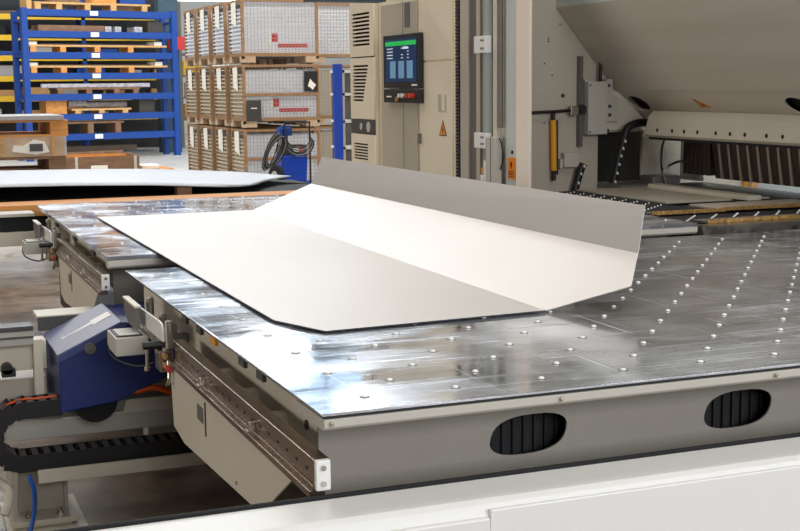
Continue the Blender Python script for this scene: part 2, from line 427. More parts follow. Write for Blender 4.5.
# ------------------------------------------------------------------ front cover (white)
sc = thing('machine_guard', 'white front guard cover with panels running along the bottom of the frame', 'guard', (1.6, 2.45, 0))
G().prism([(2.535, .70), (2.535, .826), (2.53, .83), (2.405, .83), (2.385, .824), (2.372, .80), (2.372, .70)], 'x', -.4, 3.6).out('top_rail', 'white', sc)
G().box(-.4, 1.13, 2.355, 2.372, 0, .803).out('front_panel', 'white', sc, bevel=.003)
G().box(1.134, 3.6, 2.362, 2.372, 0, .818).out('front_panel', 'white', sc, bevel=.003)
g = G().box(-.4, 3.6, 2.535, 2.546, .70, .837)
g.out('rubber_edge', 'rubber', sc, bevel=.003)
G().box(-.35, 3.55, 2.376, 2.53, 0, .06).out('base', 'grey_paint', sc)

# ------------------------------------------------------------------ grippers
def gripper(dy, label):
    t = thing('clamp_unit', label, 'clamp', (.76, 4.3+dy, .80), None)
    b = G().box(.690, .800, 4.34+dy, 4.52+dy, .800, .862).out('clamp_block', 'grey_light', t, bevel=.003)
    G().box(.698, .785, 4.36+dy, 4.50+dy, .862, .866).out('pad_frame', 'black', b, bevel=.001)
    G().box(.706, .776, 4.37+dy, 4.49+dy, .866, .869).out('pad', 'paper', b, bevel=.001)
    # rounded white side plate with a window
    out_ = [(4.10+dy, .885), (4.10+dy, .925), (4.115+dy, .942), (4.15+dy, .946), (4.50+dy, .938), (4.53+dy, .935), (4.53+dy, .868), (4.46+dy, .868), (4.46+dy, .885)]
    G().prism(out_, 'x', .800, .808).out('side_plate', 'white', t, bevel=.002)
    pl = G().prism([(4.38+dy, .955), (4.60+dy, .957), (4.60+dy, .915), (4.52+dy, .88), (4.38+dy, .88)], 'x', .765, .78).out('steel_arm', 'mid_grey', t, bevel=.002)
    G().box(.762, .785, 4.37+dy, 4.61+dy, .955, .963).out('arm_cap', 'cream', t, bevel=.002)
    for x, y, z0, z1 in ((.832, 4.46, .90, .975), (.834, 4.25, .90, .952), (.822, 4.10, .865, .953)):
        G().cyl((x, y+dy, z0), (x, y+dy, z1-.004), .0135, 14).cyl((x, y+dy, z1-.004), (x, y+dy, z1), .011, 14).out('guide_pin', 'steel', t, smooth=False)
    h = G().cyl((.742, 4.13+dy, .872), (.822, 4.13+dy, .872), .0125, 14).out('handle', 'black', t)
    G().cyl((.758, 4.14+dy, .86), (.756, 4.14+dy, .80), .006, 8).cyl((.756, 4.14+dy, .80), (.756, 4.14+dy, .788), .010, 8).out('lever', 'bolt', t)
    g = G().box(.785, .83, 4.08+dy, 4.16+dy, .79, .86).out('valve_block', 'rail_steel', t, bevel=.004)
    for yy, zz in ((4.07, .845), (4.07, .815), (4.10, .80)):
        G().cyl((.80, yy+.02+dy, zz), (.80, yy-.012+dy, zz), .009, 8).out('fitting', 'brass', g)
    G().tube([(.81, 4.06+dy, .83), (.805, 4.03+dy, .78), (.80, 4.05+dy, .755)], .006, 8).out('push_rod', 'bolt', t)
    G().box(.826, .898, 4.16+dy, 4.20+dy, .845, .895).box(.84, .86, 4.15+dy, 4.17+dy, .895, .93).out('table_bracket', 'mid_grey', t, bevel=.003)
    G().box(.80, .812, 4.02+dy, 4.06+dy, .80, .82).out('indicator', 'red', t)
    G().box(.80, .826, 4.10+dy, 4.56+dy, .858, .868).out('carriage', 'steel', t)
    G().tube([(.69, 4.50+dy, .81), (.70, 4.45+dy, .775), (.76, 4.35+dy, .76), (.80, 4.25+dy, .79)], .004, 6).out('cable', 'black', t)
    return t
gripper(0, 'metal clamp unit with black handle beside the blue drive cover')
gripper(2.93, 'small metal clamp unit at the left edge of the farther table')

# ------------------------------------------------------------------ blue drive unit
bu = thing('drive_unit', 'deep blue drive cover with sloped lilac lid between the two tables', 'drive unit', (.75, 5.2, .41))
prof = [(.575, .694), (.811, .804), (1.05, .806), (1.05, .60), (.86, .525), (.80, .497), (.57, .470)]
G().prism(prof, 'y', 4.96, 5.40).out('housing', 'blue_cover', bu, bevel=.006)
def slope(x): return .694+(x-.575)*(.110/.236)
lid = G().prism([(.568, .692), (.812, .8055), (.812, .811), (.566, .699)], 'y', 4.953, 5.42).out('lid', 'blue_top', bu, bevel=.002)
G().prism([(.566, .666), (.566, .692), (.812, .806), (.83, .806), (.83, .792), (.812, .780)], 'y', 4.952, 4.96).out('lid_rim', 'blue_rim', lid)
# white pointer marking on the lid
g = G(); ang = math.atan2(.110, .236)
def onlid(x, y): return (x, y, slope(x)+.009)
def ribbon(x0, x1, y, w0, w1):
    a = [onlid(x0, y-w0), onlid(x1, y-w1), onlid(x1, y+w1), onlid(x0, y+w0)]
    lo = [g.b.verts.new(Vector(p)-Vector((0, 0, .0015))) for p in a]; hi = [g.b.verts.new(p) for p in a]
    g.b.faces.new(lo); g.b.faces.new(hi[::-1])
    for i in range(4): g.b.faces.new((lo[i], hi[i], hi[(i+1) % 4], lo[(i+1) % 4]))
ribbon(.63, .73, 5.17, .006, .02); ribbon(.73, .80, 5.17, .045, .045); ribbon(.612, .63, 5.17, .02, .006)
g.out('white_marking', 'white', lid)
G().cyl((.71, 5.0, .498), (.71, 5.34, .498), .085, 28).out('wheel', 'rubber', bu)
G().cyl((.69, 4.96, .715), (.69, 4.945, .715), .022, 20).cyl((.69, 4.945, .715), (.69, 4.94, .715), .008, 10).out('round_knob', 'mid_grey', bu, bevel=.002)

# ------------------------------------------------------------------ gantry beam
gb = thing('gantry_frame', 'cream steel frame with grey guideway and bolted foot under the blue drive cover', 'machine frame', (.5, 5.2, 0))
G().box(-1.6, .555, 5.20, 5.30, .60, .715).out('beam', 'cream', gb, bevel=.003)
G().box(-1.6, .50, 5.12, 5.22, .715, .772).out('guideway', 'grey_light', gb, bevel=.002)
G().box(-1.6, .50, 5.11, 5.21, .772, .79).box(-1.6, .50, 5.105, 5.12, .745, .750).out('guide_strip', 'dark_grey', gb)
G().box(.55, .79, 5.44, 5.60, .755, .77).box(.57, .79, 5.45, 5.58, .70, .755).out('top_bracket', 'cream', gb, bevel=.002)
G().box(.55, .79, 5.43, 5.44, .71, .765).out('bracket_front', 'dark_grey', gb)
G().box(.50, .535, 5.14, 5.20, .50, .73).out('post', 'cream', gb, bevel=.002)
G().cyl((.40, 5.19, .62), (.40, 5.14, .62), .022, 14).box(.378, .43, 5.14, 5.18, .59, .62).out('cable_clip', 'black', gb, bevel=.002)
G().box(-1.6, .555, 5.24, 5.40, .46, .56).box(.37, .62, 5.20, 5.24, .33, .462).out('plate', 'cream_dark', gb, bevel=.003)
G().box(.38, 1.9, 5.15, 5.38, .33, .405).out('lower_beam', 'grey_light', gb, bevel=.004)
G().box(.60, .84, 5.13, 5.40, .405, .412).out('lower_strip', 'cream', gb)
G().prism([(.83, .405), (.845, .46), (.86, .462), (1.9, .465), (1.9, .405)], 'y', 5.12, 5.36).out('rising_beam', 'cream', gb, bevel=.003)
G().box(.474, 1.9, 4.92, 4.935, .218, .268).box(.474, 1.9, 4.935, 5.10, .246, .250).out('cable_tray', 'cream', gb, bevel=.001)
G().prism([(.41, .05), (.60, .05), (.59, .25), (.41, .25)], 'y', 5.12, 5.14).prism([(.41, .25), (.395, .05), (.38, .05), (.385, .25)], 'y', 5.0, 5.30).box(.585, .60, 5.10, 5.30, .05, .25).out('foot_column', 'cream_dark', gb, bevel=.003)
G().box(.38, .62, 4.98, 5.35, .035, .055).out('foot_plate', 'cream', gb, bevel=.002)
G().box(.36, .655, 4.95, 5.38, 0, .022).box(.42, .60, 5.0, 5.3, .022, .035).out('base_plate', 'cream', gb, bevel=.002)
for x, y in ((.56, 5.03), (.44, 5.03)):
    G().cyl((x, y, .055), (x, y, .068), .013, 6).cyl((x, y, .068), (x, y, .085), .007, 10).out('anchor_bolt', 'bolt', gb)
G().tube([(.345, 4.96, .10), (.365, 4.98, .14), (.365, 5.0, .19), (.33, 5.02, .22)], .018, 10).out('white_pipe', 'cream', gb)
G().box(-1.6, -1.5, 5.2, 5.42, 0, .735).out('leg', 'cream', gb)
G().box(1.78, 1.88, 5.15, 5.36, 0, .33).out('leg', 'cream', gb)

# energy chain
ec = thing('energy_chain', 'black cable drag chain looping back under the blue drive cover', 'cable chain', (.6, 5.03, .25))
path = []
cx, cz, R_ = .43, .388, .103
n = 0
pts = []
x = .555
while x > cx: pts.append((x, cz+R_+.03*max(0, (x-.45))*.4, 0)); x -= .045
k = 7
for i in range(k+1):
    a = PI/2+PI*i/k; pts.append((cx+R_*math.cos(a), cz+R_*math.sin(a), i))
x = cx+.045
while x < 1.85: pts.append((x, cz-R_, 0)); x += .045
def link_mesh():
    g = G()
    for y in (-.058, .050):
        g.box(-.026, .026, y, y+.008, -.032, .032)
    g.box(-.008, .008, -.052, .052, -.010, .010)
    g2 = G().box(-.012, .012, -.05, .05, .024, .031).box(-.012, .012, -.05, .05, -.031, -.024)
    return g, g2
base = None
for i, (x, z, _) in enumerate(pts):
    nx, nz = (pts[i+1][0], pts[i+1][1]) if i+1 < len(pts) else (2*x-pts[i-1][0], 2*z-pts[i-1][1])
    ang = -math.atan2(nz-z, nx-x)
    if base is None:
        ga, gbb = link_mesh()
        ORG['__t'] = Vector((0, 0, 0))
        me = None
        base = ga.out('chain_link', 'chain_black', loc=(0, 0, 0)); bar = gbb.out('crossbar', 'chain_grey', base)
        base.parent = ec; l = base
    else:
        l = base.copy(); COL.objects.link(l); l.parent = ec
        c = bar.copy(); COL.objects.link(c); c.parent = l
    l.location = Vector((x, 5.03, z))-ORG[ec.name]; l.rotation_euler = (0, ang, 0)
def cable(pts, r, m, label, name='cable', cat='cable'):
    o = G().tube(pts, r, 8, 5).out(name, m, smooth=True); return tag(o, label, cat)
cable([(.30, 5.05, .47), (.42, 5.04, .518), (.50, 5.03, .522), (.57, 5.03, .525)], .005, 'orange', 'thin orange cable lying on the drag chain left of the blue cover')
cable([(.80, 4.98, .525), (.87, 4.97, .528), (.93, 4.97, .535), (.975, 4.97, .52), (1.02, 4.98, .50)], .011, 'orange', 'thick orange cable under the right end of the blue drive cover')
cable([(.90, 5.12, .575), (.96, 5.10, .585), (1.02, 5.10, .578), (1.15, 5.10, .57)], .011, 'orange', 'second orange cable just above the first, behind the hanging panel')
cable([(.92, 5.02, .56), (.97, 5.0, .562), (1.03, 5.0, .545)], .010, 'wood_grey', 'tan cable sleeve between the two thick orange cables')
cable([(.44, 4.93, .25), (.455, 4.93, .20), (.455, 4.94, .12), (.43, 4.92, .03), (.38, 4.88, .012), (.2, 4.86, .012)], .0085, 'blue_hose', 'bright blue air hose hanging down in front of the steel foot', 'air_hose', 'hose')

# ------------------------------------------------------------------ rear cross frame on the left, transfer bench, curved sheet
rf = thing('rear_cross_beam', 'horizontal cream and black cross beam at the far left edge of the tables', 'beam', (-.3, 8.25, 0))
G().box(-1.6, .838, 8.14, 8.32, .748, .833).out('cream_beam', 'cream', rf, bevel=.003)
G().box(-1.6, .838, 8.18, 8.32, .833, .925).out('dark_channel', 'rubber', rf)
G().box(-1.6, .838, 8.14, 8.34, .925, .945).out('top_plate', 'grey_light', rf, bevel=.002)
G().box(-1.6, -1.45, 8.15, 8.31, 0, .748).out('leg', 'cream', rf)
br = thing('transfer_bench', 'dark bench with orange-brown plank edge behind the ball tables', 'bench', (.8, 9.2, 0))
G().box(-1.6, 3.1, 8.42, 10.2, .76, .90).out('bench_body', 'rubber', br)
G().box(-1.6, 3.0, 8.40, 8.70, .90, .972).out('plank', 'wood_orange', br, bevel=.003)
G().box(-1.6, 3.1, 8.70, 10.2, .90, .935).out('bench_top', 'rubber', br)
G().prism([(-1.6, .935), (-1.6, 1.06), (1.6, 1.045), (2.4, 1.0), (2.9, .95), (3.1, .935)], 'y', 9.72, 9.78).out('gap_shade_strip', 'rubber', br)  # added black strip paints the shadow gap under the arched sheet
for x in (-1.4, 1.7, 2.9):
    for y in (8.5, 9.9): G().box(x-.05, x+.05, y, y+.1, 0, .76).out('leg', 'dark_grey', br)
for x in (.15, .5): G().box(x-.05, x+.02, 8.36, 8.398, .955, .975).out('slot_cover', 'wood_brown', br)
for x, l_ in ((-.9, 'brown spacer block under the arched sheet near its left end'), (1.92, 'brown spacer block in the dark gap under the arched sheet')):
    tag(G().box(x-.05, x+.05, 8.86, 8.96, .9355, 1.015).out('spacer_block', 'wood_brown'), l_, 'block')
# arched sheet
g = G(); rows = []
nn = 36
def lerp_tab(tab, x):
    for (xa, za), (xb, zb) in zip(tab, tab[1:]):
        if x <= xb: return za+(zb-za)*(x-xa)/(xb-xa)
    return tab[-1][1]
tn = [(-1.8, 1.04), (-.4, 1.062), (.70, 1.063), (1.17, 1.055), (1.67, 1.039), (2.22, 1.005), (2.66, .978)]
tf = [(-1.8, 1.07), (-.4, 1.098), (.79, 1.10), (1.33, 1.093), (1.88, 1.078), (2.56, 1.033), (3.04, .98)]
for i in range(nn+1):
    u = i/nn; xn = -1.7+4.36*u; xf = -1.7+4.70*u
    zn = lerp_tab(tn, xn); zf = lerp_tab(tf, xf)
    ya = 8.8+.7*max(0, (u-.88)/.12)**2
    rows.append([(xn+(xf-xn)*j/5, ya+(9.9-ya)*j/5, zn+(zf-zn)*j/5) for j in range(6)])
V = [[g.b.verts.new(p) for p in r] for r in rows]
for a, b in zip(V, V[1:]):
    for j in range(5): g.b.faces.new((a[j], b[j], b[j+1], a[j+1]))
tag(g.out('arched_sheet', 'pale_sheet', smooth=True, solid=.006), 'long slightly arched pale sheet lying behind the tables at left', 'sheet')

# ------------------------------------------------------------------ bending machine (right)
bm = thing('bending_machine', 'huge beige sheet bending machine with overhanging hood filling the right background', 'bending machine', (4.9, 7, 0))
YP = 8.10
win = [(4.73, .93), (5.10, .93), (5.10, 1.345), (4.73, 1.345)]
wino = [(4.74, .98), (4.76, .96), (5.10, .96), (5.10, 1.345), (4.73, 1.345), (4.73, 1.0)]
sp_out = [(4.15, .0), (6.3, .0), (6.3, 3.6), (4.15, 3.6)]
hol = [oval(4.448, 1.606, .016, .016, 0, 14, 2), wino]
holed('side_plate', 'grey_paint_smooth' if 'grey_paint_smooth' in M else 'cream_dark', bm, sp_out, hol, .03, lambda u, v, w: (u, YP+.015+w, v))
G().box(4.3, 5.3, 8.35, 8.37, .8, 1.75).out('opening_shade_sheet', 'rubber', bm)  # added black backing blocks light coming through the side plate openings
g = G()
for x, z in ((4.33, 2.0), (4.30, 1.83), (4.33, 1.98), (4.42, 2.1), (4.36, 1.75), (4.30, 1.42)): g.cyl((x, YP, z), (x, YP-.003, z), .006, 8)
g.out('rivet', 'dark_grey', bm)
# hood
def hoodpr(pts, y0, y1, name, m, **k): return G().prism(pts, 'y', y0, y1).out(name, m, bm, **k)
G().prism([(4.388, 3.6), (4.388, 2.213), (4.43, 2.19), (4.43, 3.6)], 'y', 3.2, 8.095).out('hood_upper', 'pale_teal', bm)
# hood inclined face with crease; lower band carries oval holes
def incl(a, b, t=.02):
    d = Vector((b[0]-a[0], b[1]-a[1])).normalized(); n = Vector((-d.y, d.x))*t
    if n.x < 0: n = -n
    return [a, b, (b[0]+n.x, b[1]+n.y), (a[0]+n.x, a[1]+n.y)]
A0, A1, A2 = (4.388, 2.213), (4.858, 1.643), (5.118, 1.426)
hoodpr(incl(A0, A1), 3.2, 8.095, 'hood_face', 'taupe')
L1 = math.hypot(A2[0]-A1[0], A2[1]-A1[1]); d1 = ((A2[0]-A1[0])/L1, (A2[1]-A1[1])/L1); n1 = (-d1[1], d1[0])
yh = [7.955, 6.22, 4.48]
holed('hood_band', 'taupe', bm, [(3.2, 0), (8.095, 0), (8.095, L1), (3.2, L1)], [oval(y, .15, .11, .082, 0, 24, 2.) for y in yh], .012,
      lambda u, v, w: (A1[0]+d1[0]*v+n1[0]*(.006+w), u, A1[1]+d1[1]*v+n1[1]*(.006+w)))
hoodpr([(A1[0]+.03, A1[1]+.035), (A2[0]-.0, A2[1]+.06), (A2[0]+.01, A2[1]+.075), (A1[0]+.04, A1[1]+.05)], 3.3, 8.094, 'hole_shade_sheet', 'rubber')  # added black sheet so the hood holes look dark inside
# warning sticker
def stick(y, s, v, name, m, off=.002):
    def pt(yy, vv): return Vector((A1[0]+d1[0]*vv-n1[0]*off, yy, A1[1]+d1[1]*vv-n1[1]*off))
    return pt
pt = stick(0, 0, 0, '', '')
def tri(y, v, s, m, off, name, par):
    g = G(); a = [Vector((A1[0]+d1[0]*vv-n1[0]*off, yy, A1[1]+d1[1]*vv-n1[1]*off)) for yy, vv in ((y+s, v-s), (y+s*.9, v+s*.6), (y-s, v+s*.6))]
    n = Vector((n1[0], 0, n1[1]))*.002
    lo = [g.b.verts.new(p) for p in a]; hi = [g.b.verts.new(p+n) for p in a]
    g.b.faces.new(lo); g.b.faces.new(hi[::-1])
    for i in range(3): g.b.faces.new((lo[i], hi[i], hi[(i+1) % 3], lo[(i+1) % 3]))
    return g.out(name, m, par)
w = tri(7.17, .14, .055, 'black', .003, 'warning_sticker', bm); tri(7.165, .14, .045, 'orange_label', .0045, 'sticker_face', w)
tri(7.165, .143, .014, 'black', .006, 'sticker_symbol', w)
# lip beam with bolt holes
YL = 7.77
g = G().prism([(4.90, 1.338), (4.90, 1.465), (4.935, 1.50), (5.14, 1.50), (5.14, 1.32), (4.93, 1.32)], 'y', 3.2, YL)
for v in g.b.verts:
    if v.co.y > 7 and v.co.z > 1.45: v.co.y -= .06
lipb = g.out('lip_beam', 'cream', bm, bevel=.003)
for y in (7.60, 7.42, 7.28, 7.13, 6.93, 6.78, 6.63, 6.42, 6.27, 6.1):
    G().cyl((4.90, y, 1.372), (4.898, y, 1.372), .013, 12).out('bolt_hole', 'black', lipb)
G().box(4.93, 5.14, 3.2, YL-.02, 1.305, 1.32).out('lip_underside', 'black', bm)
# tool segments
ts = [7.73, 7.68, 7.63, 7.575, 7.52, 7.47]
y = 7.42
for i in range(6): G().box(5.20, 5.32, ts[i]-.047, ts[i], 1.062, 1.335).out('tool_segment', 'tool', bm, bevel=.002)
k = 0
while y > 4.6:
    g = G().prism([(5.20, 1.335), (5.34, 1.335), (5.30, 1.045), (5.245, 1.045)], 'y', y-.092, y-.012)
    s_ = g.out('tool_segment', 'tool', bm, bevel=.002)
    G().prism([(5.196, 1.335), (5.22, 1.335), (5.255, 1.045), (5.240, 1.045)], 'y', y-.104, y-.080).out('edge_highlight', 'tool_highlight', s_)
    y -= .104
G().box(5.45, 5.5, 3.2, 7.74, 1.10, 1.9).out('tool_back', 'dark_grey', bm)
G().box(5.12, 5.5, 3.2, 7.9, 1.30, 1.42).out('tool_carrier', 'dark_grey', bm)
# lower beam, rear light panels seen through the slot
G().box(5.12, 5.45, 3.2, 7.85, .78, .985).out('lower_beam', 'dark_grey', bm, bevel=.003)
G().box(5.10, 5.118, 3.2, 7.8, .95, .992).out('lower_edge', 'mid_grey', bm)
G().box(6.0, 6.05, 3.2, 8.0, .5, 2.4).out('rear_panel', 'pale_teal', bm)
for y, m in ((7.45, 'amber'), (7.40, 'carton'), (6.5, 'blue_hose'), (6.44, 'amber')):
    G().box(5.95, 5.998, y+.55, y+.60, .9, 1.15).out('rear_marker', m, bm)
G().box(5.35, 5.38, 7.74, 7.99, 1.0, 1.4).out('side_shield', 'pale_teal', bm)
G().box(5.34, 5.35, 7.86, 7.93, 1.24, 1.31).cyl((5.338, 7.895, 1.275), (5.33, 7.895, 1.275), .02, 12).out('small_bracket', 'grey_light', bm)
G().box(4.72, 5.10, 7.75, 8.09, .935, .995).box(4.95, 5.18, 7.72, 7.9, .93, 1.05).out('end_housing', 'mid_grey', bm, bevel=.012)
# electric box and slotted strip
eb = G().box(4.595, 4.75, 8.0, YP, 1.335, 1.705).out('control_box', 'grey_light', bm, bevel=.006)
G().box(4.75, 4.80, 8.02, YP, 1.42, 1.72).box(4.79, 4.85, 8.03, YP, 1.42, 1.60).out('side_box', 'grey_light', eb, bevel=.004)
g = G()
for x, z in ((4.765, 1.675), (4.775, 1.53), (4.775, 1.47), (4.76, 1.36)): g.cyl((x, 8.02, z), (x, 8.01, z), .012, 10)
g.out('gland', 'dark_grey', eb)
for z in (1.68, 1.355): G().cyl((4.605, 8.0, z), (4.605, 7.992, z), .008, 8).out('box_screw', 'bolt', eb)
g = G().box(4.555, 4.585, 8.06, YP, 1.25, 1.88)
for i in range(24): g.box(4.560, 4.580, 8.052, 8.06, 1.26+i*.026, 1.272+i*.026)
g.out('toothed_strip', 'mid_grey', bm)
G().cyl((4.565, 8.055, 1.51), (4.565, 8.03, 1.51), .035, 14).out('strip_hub', 'black', bm)
G().tube([(4.16, 8.05, 1.495), (4.35, 8.04, 1.50), (4.47, 8.045, 1.505), (4.55, 8.04, 1.50)], .011, 8).out('pipe', 'black', bm)
G().box(4.47, 4.53, 8.02, 8.06, 1.475, 1.535).out('valve', 'steel', bm, bevel=.003)
y_ = G().cyl((4.357, 8.06, 1.09), (4.350, 8.06, 1.44), .021, 14).out('light_barrier', 'amber', bm, smooth=False)
G().cyl((4.357, 8.06, 1.02), (4.357, 8.06, 1.09), .016, 12).cyl((4.35, 8.06, 1.44), (4.35, 8.06, 1.49), .015, 12).out('barrier_end', 'black', y_)
G().cyl((4.388, 8.075, 1.06), (4.384, 8.075, 1.44), .012, 10).out('barrier_rod', 'black', y_)
G().box(4.43, 4.55, 8.04, YP, 1.11, 1.21).box(4.41, 4.43, 8.06, YP, 1.10, 1.17).out('junction_box', 'grey_light', bm, bevel=.003)
# cheek plate behind the box
G().prism([(4.60, 1.72), (4.90, 1.62), (5.10, 1.43), (5.10, 1.36), (4.80, 1.36)], 'y', 8.072, 8.098).out('cheek_plate', 'cream', bm, bevel=.002)
def flex(pts, label, y=8.0):
    t = thing('cable_conduit', label, 'cable conduit', pts[-1])
    G().tube(pts, .028, 10, 5).out('conduit', 'chain_black', t, smooth=True)
    g = G(); P_ = [Vector(p) for p in pts]
    for i in range(len(P_)-1):
        L_ = (P_[i+1]-P_[i]).length; n_ = max(1, int(L_/.045))
        for j in range(n_):
            c = P_[i].lerp(P_[i+1], (j+.3)/n_)
            if c.z < 1.33: g.cyl(c+Vector((0, -.026, .008)), c+Vector((0, -.034, -.008)), .0075, 6)
    if len(g.b.verts): g.out('white_mark', 'paper', t, kind='stuff')
    return t
flex([(5.08, 7.98, 1.41), (4.98, 7.97, 1.41), (4.90, 7.97, 1.38), (4.865, 7.97, 1.30), (4.84, 7.98, 1.2), (4.81, 7.98, 1.08), (4.78, 7.98, .96)], 'black cable conduit with white marks running down past the dark opening')
flex([(4.575, 8.03, 1.13), (4.55, 8.03, 1.08), (4.53, 8.03, 1.02), (4.51, 8.03, .95), (4.50, 8.03, .90)], 'short black cable conduit below the small grey junction box')
cable([(4.62, 8.04, 2.0), (4.68, 8.04, 1.92), (4.71, 8.04, 1.84), (4.71, 8.04, 1.705)], .012, 'black', 'black cable entering the top of the grey control box')
g = [(5.15+.035*math.cos(a)*(1+.0*a), 7.74+.04*math.sin(a)*.3, 1.085+.075*math.sin(a)) for a in [i*.5 for i in range(0, 20)]]
cable([(5.08, 7.76, 1.33), (5.04, 7.75, 1.25), (5.03, 7.74, 1.12), (5.05, 7.74, 1.04)], .008, 'black', 'thin black cable hanging at the left end of the tool row')
cable([(5.04, 7.70, 1.00), (5.02, 7.70, 1.08), (5.08, 7.69, 1.13), (5.16, 7.68, 1.15), (5.22, 7.68, 1.12), (5.24, 7.68, 1.06)], .009, 'steel', 'coiled silver hose beside the tool row', 'hose', 'hose')

# feed supports in front of the bending machine
t = thing('brush_table', 'low feed table with golden brush strips and dotted black beds before the bending machine', 'feed table', (4.5, 6.6, 0))
for nm, x0, x1, y0, y1, z1, m, br_ in (('support_plate', 4.34, 5.09, 6.62, 7.70, .985, 'cream_dark', 0), ('support_plate', 4.35, 5.09, 6.08, 6.40, .99, 'cream_dark', 1),
        ('support_strip', 3.86, 4.34, 6.04, 6.12, .99, 'mid_grey', 1), ('support_strip', 3.86, 5.09, 5.52, 5.64, .995, 'mid_grey', 1)):
    p = G().box(x0, x1, y0, y1, z1-.012, z1).out(nm, m, t, bevel=.002)
    if br_: G().box(x0, x1, y0-.014, y0-.0005, z1-.012, z1+.010).out('brush_strip', 'brass', p, bevel=.004)
G().box(3.78, 5.09, 5.66, 6.02, .90, .97).out('dotted_bed', 'rubber', t)
G().box(3.78, 4.33, 6.14, 7.7, .90, .975).out('dotted_bed', 'rubber', t)
for x, y in ((3.9, 5.75), (4.95, 5.75), (4.0, 7.5), (4.95, 7.5)): G().box(x-.04, x+.04, y-.04, y+.04, 0, .90).out('leg', 'dark_grey', t)
G().box(4.34, 5.09, 6.1, 7.6, .90, .96).out('under_frame', 'dark_grey', t)
g = G()
for k in range(9):
    xs = 3.85+k*.14
    for i in range(8):
        x = xs+.035*i; y = 5.70+.038*i
        if x < 5.05: g.dome((x, y, .97), .006, .008, 6, 2)
for k in range(11):
    ys = 6.18+k*.13
    for i in range(10):
        x = 3.85+.05*i; y = ys+.045*i
        if x < 4.30 and y < 7.66: g.dome((x, y, .975), .006, .008, 6, 2)
g.out('white_dot', 'ball', t, kind='stuff')
t = G().box(4.80, 4.90, 6.45, 7.55, .9855, 1.015).out('side_bar', 'cream', bevel=.004)
tag(t, 'long pale bar lying on the beige plate beside the bending machine', 'bar')
# rails in the gap behind the near table (right side)
t = thing('gap_rail', 'dark rail assembly in the gap between the near ball table and the brush supports', 'rail', (3.9, 5.2, 0))
G().box(2.0, 4.95, 5.08, 5.38, .80, .88).out('channel', 'dark_grey', t)
G().box(3.765, 4.95, 5.40, 5.50, .93, .985).out('bright_strip', 'steel', t)
for x in (2.95, 3.35, 3.75, 4.15, 4.6): G().box(x-.05, x+.06, 5.16, 5.30, .88, .95).out('block', 'black', t, bevel=.004)
for x in (2.2, 4.7): G().box(x-.05, x+.05, 5.18, 5.28, 0, .80).out('leg', 'dark_grey', t)

# ------------------------------------------------------------------ guard column, cabinet, screen
gc = thing('guard_column', 'tall beige and white guard post section with pipe, left of the bending machine', 'machine column', (4.05, 8.1, 0))
XC = 3.90
def face(y0, y1, z0, z1, m, name, par, off=0., d=.25, bevel=.002):
    return G().box(XC-off, XC+d, y0, y1, z0, z1).out(name, m, par, bevel=bevel)
face(7.515, 7.70, 0, 3.4, 'white_post', 'white_post', gc, .02, -.0)
face(7.71, 7.93, 0, 3.4, 'pale_teal', 'pale_panel', gc, -.02, .06)
face(7.93, 8.03, 0, 3.4, 'grey_light', 'inner_frame', gc, -.03, .06)
G().cyl((3.90, 7.97, 1.40), (3.90, 7.97, 3.4), .016, 12).out('thin_pipe', 'mid_grey', gc)
face(8.03, 8.09, 0, 3.4, 'cream', 'cream_strip', gc, .0, .06)
face(8.30, 8.36, 0, 3.4, 'cream_dark', 'edge_strip', gc, .0, .2)
face(8.09, 8.30, 0, 3.4, 'mid_grey', 'pipe_recess', gc, -.10, .2)
face(8.36, 8.48, 0, 3.4, 'mid_grey', 'grey_strip', gc, -.01, .2)
G().cyl((3.93, 8.185, 0), (3.93, 8.185, 3.4), .056, 20).out('pipe', 'greenish', gc, smooth=False)
for z0, z1 in ((1.905, 2.02), (1.255, 1.36)):
    c = G().box(3.85, 3.90, 8.11, 8.29, z0, z1).out('pipe_clamp', 'white', gc, bevel=.003)
    g = G()
    for y in (8.14, 8.17):
        for z in (z0+.03, z1-.03): g.cyl((3.85, y, z), (3.846, y, z), .008, 8)
    g.out('clamp_bolt', 'dark_grey', c)
bx = G().box(3.85, 3.90, 7.95, 8.10, 1.0, 1.335).out('switch_box', 'grey_light', gc, bevel=.004)
G().box(3.848, 3.85, 8.02, 8.025, 1.0, 1.335).out('box_seam', 'dark_grey', bx)
G().box(3.86, 3.90, 8.12, 8.16, 1.02, 1.17).box(3.85, 3.86, 8.15, 8.19, 1.03, 1.07).out('switch_block', 'white', gc, bevel=.003)
G().box(3.855, 3.868, 8.165, 8.185, 1.08, 1.12).out('yellow_light', 'amber', gc)
lb = G().box(3.912, 3.92, 7.775, 7.885, 1.06, 1.205).out('warning_label', 'orange_label', gc)
g = G().box(3.909, 3.912, 7.82, 7.84, 1.145, 1.175).box(3.909, 3.912, 7.825, 7.835, 1.13, 1.14)
for i in range(4): g.box(3.909, 3.912, 7.79+.004*(i % 2), 7.87, 1.075+i*.012, 1.079+i*.012)
g.out('label_print', 'black', lb)
G().cyl((3.92, 7.83, 1.24), (3.915, 7.83, 1.24), .013, 12).out('hole', 'black', gc)
G().tube([(3.87, 7.93, 1.33), (3.87, 7.90, 1.30), (3.88, 7.89, 1.2), (3.88, 7.93, 1.12)], .005, 6).out('thin_cable', 'black', gc)
# bellows strip
g = G().box(3.92, 3.98, 8.64, 8.70, 0, 3.4)
for i in range(130): g.box(3.895, 3.92, 8.635, 8.705, .1+i*.025, .114+i*.025)
tag(g.out('bellows_strip', 'rubber'), 'tall black ribbed strip between cabinet and guard column', 'strip')
dp = G().box(3.90, 4.1, 8.49, 8.63, 0, 3.4).out('post', 'cream_dark'); tag(dp, 'tall narrow beige post just right of the black ribbed strip', 'post')

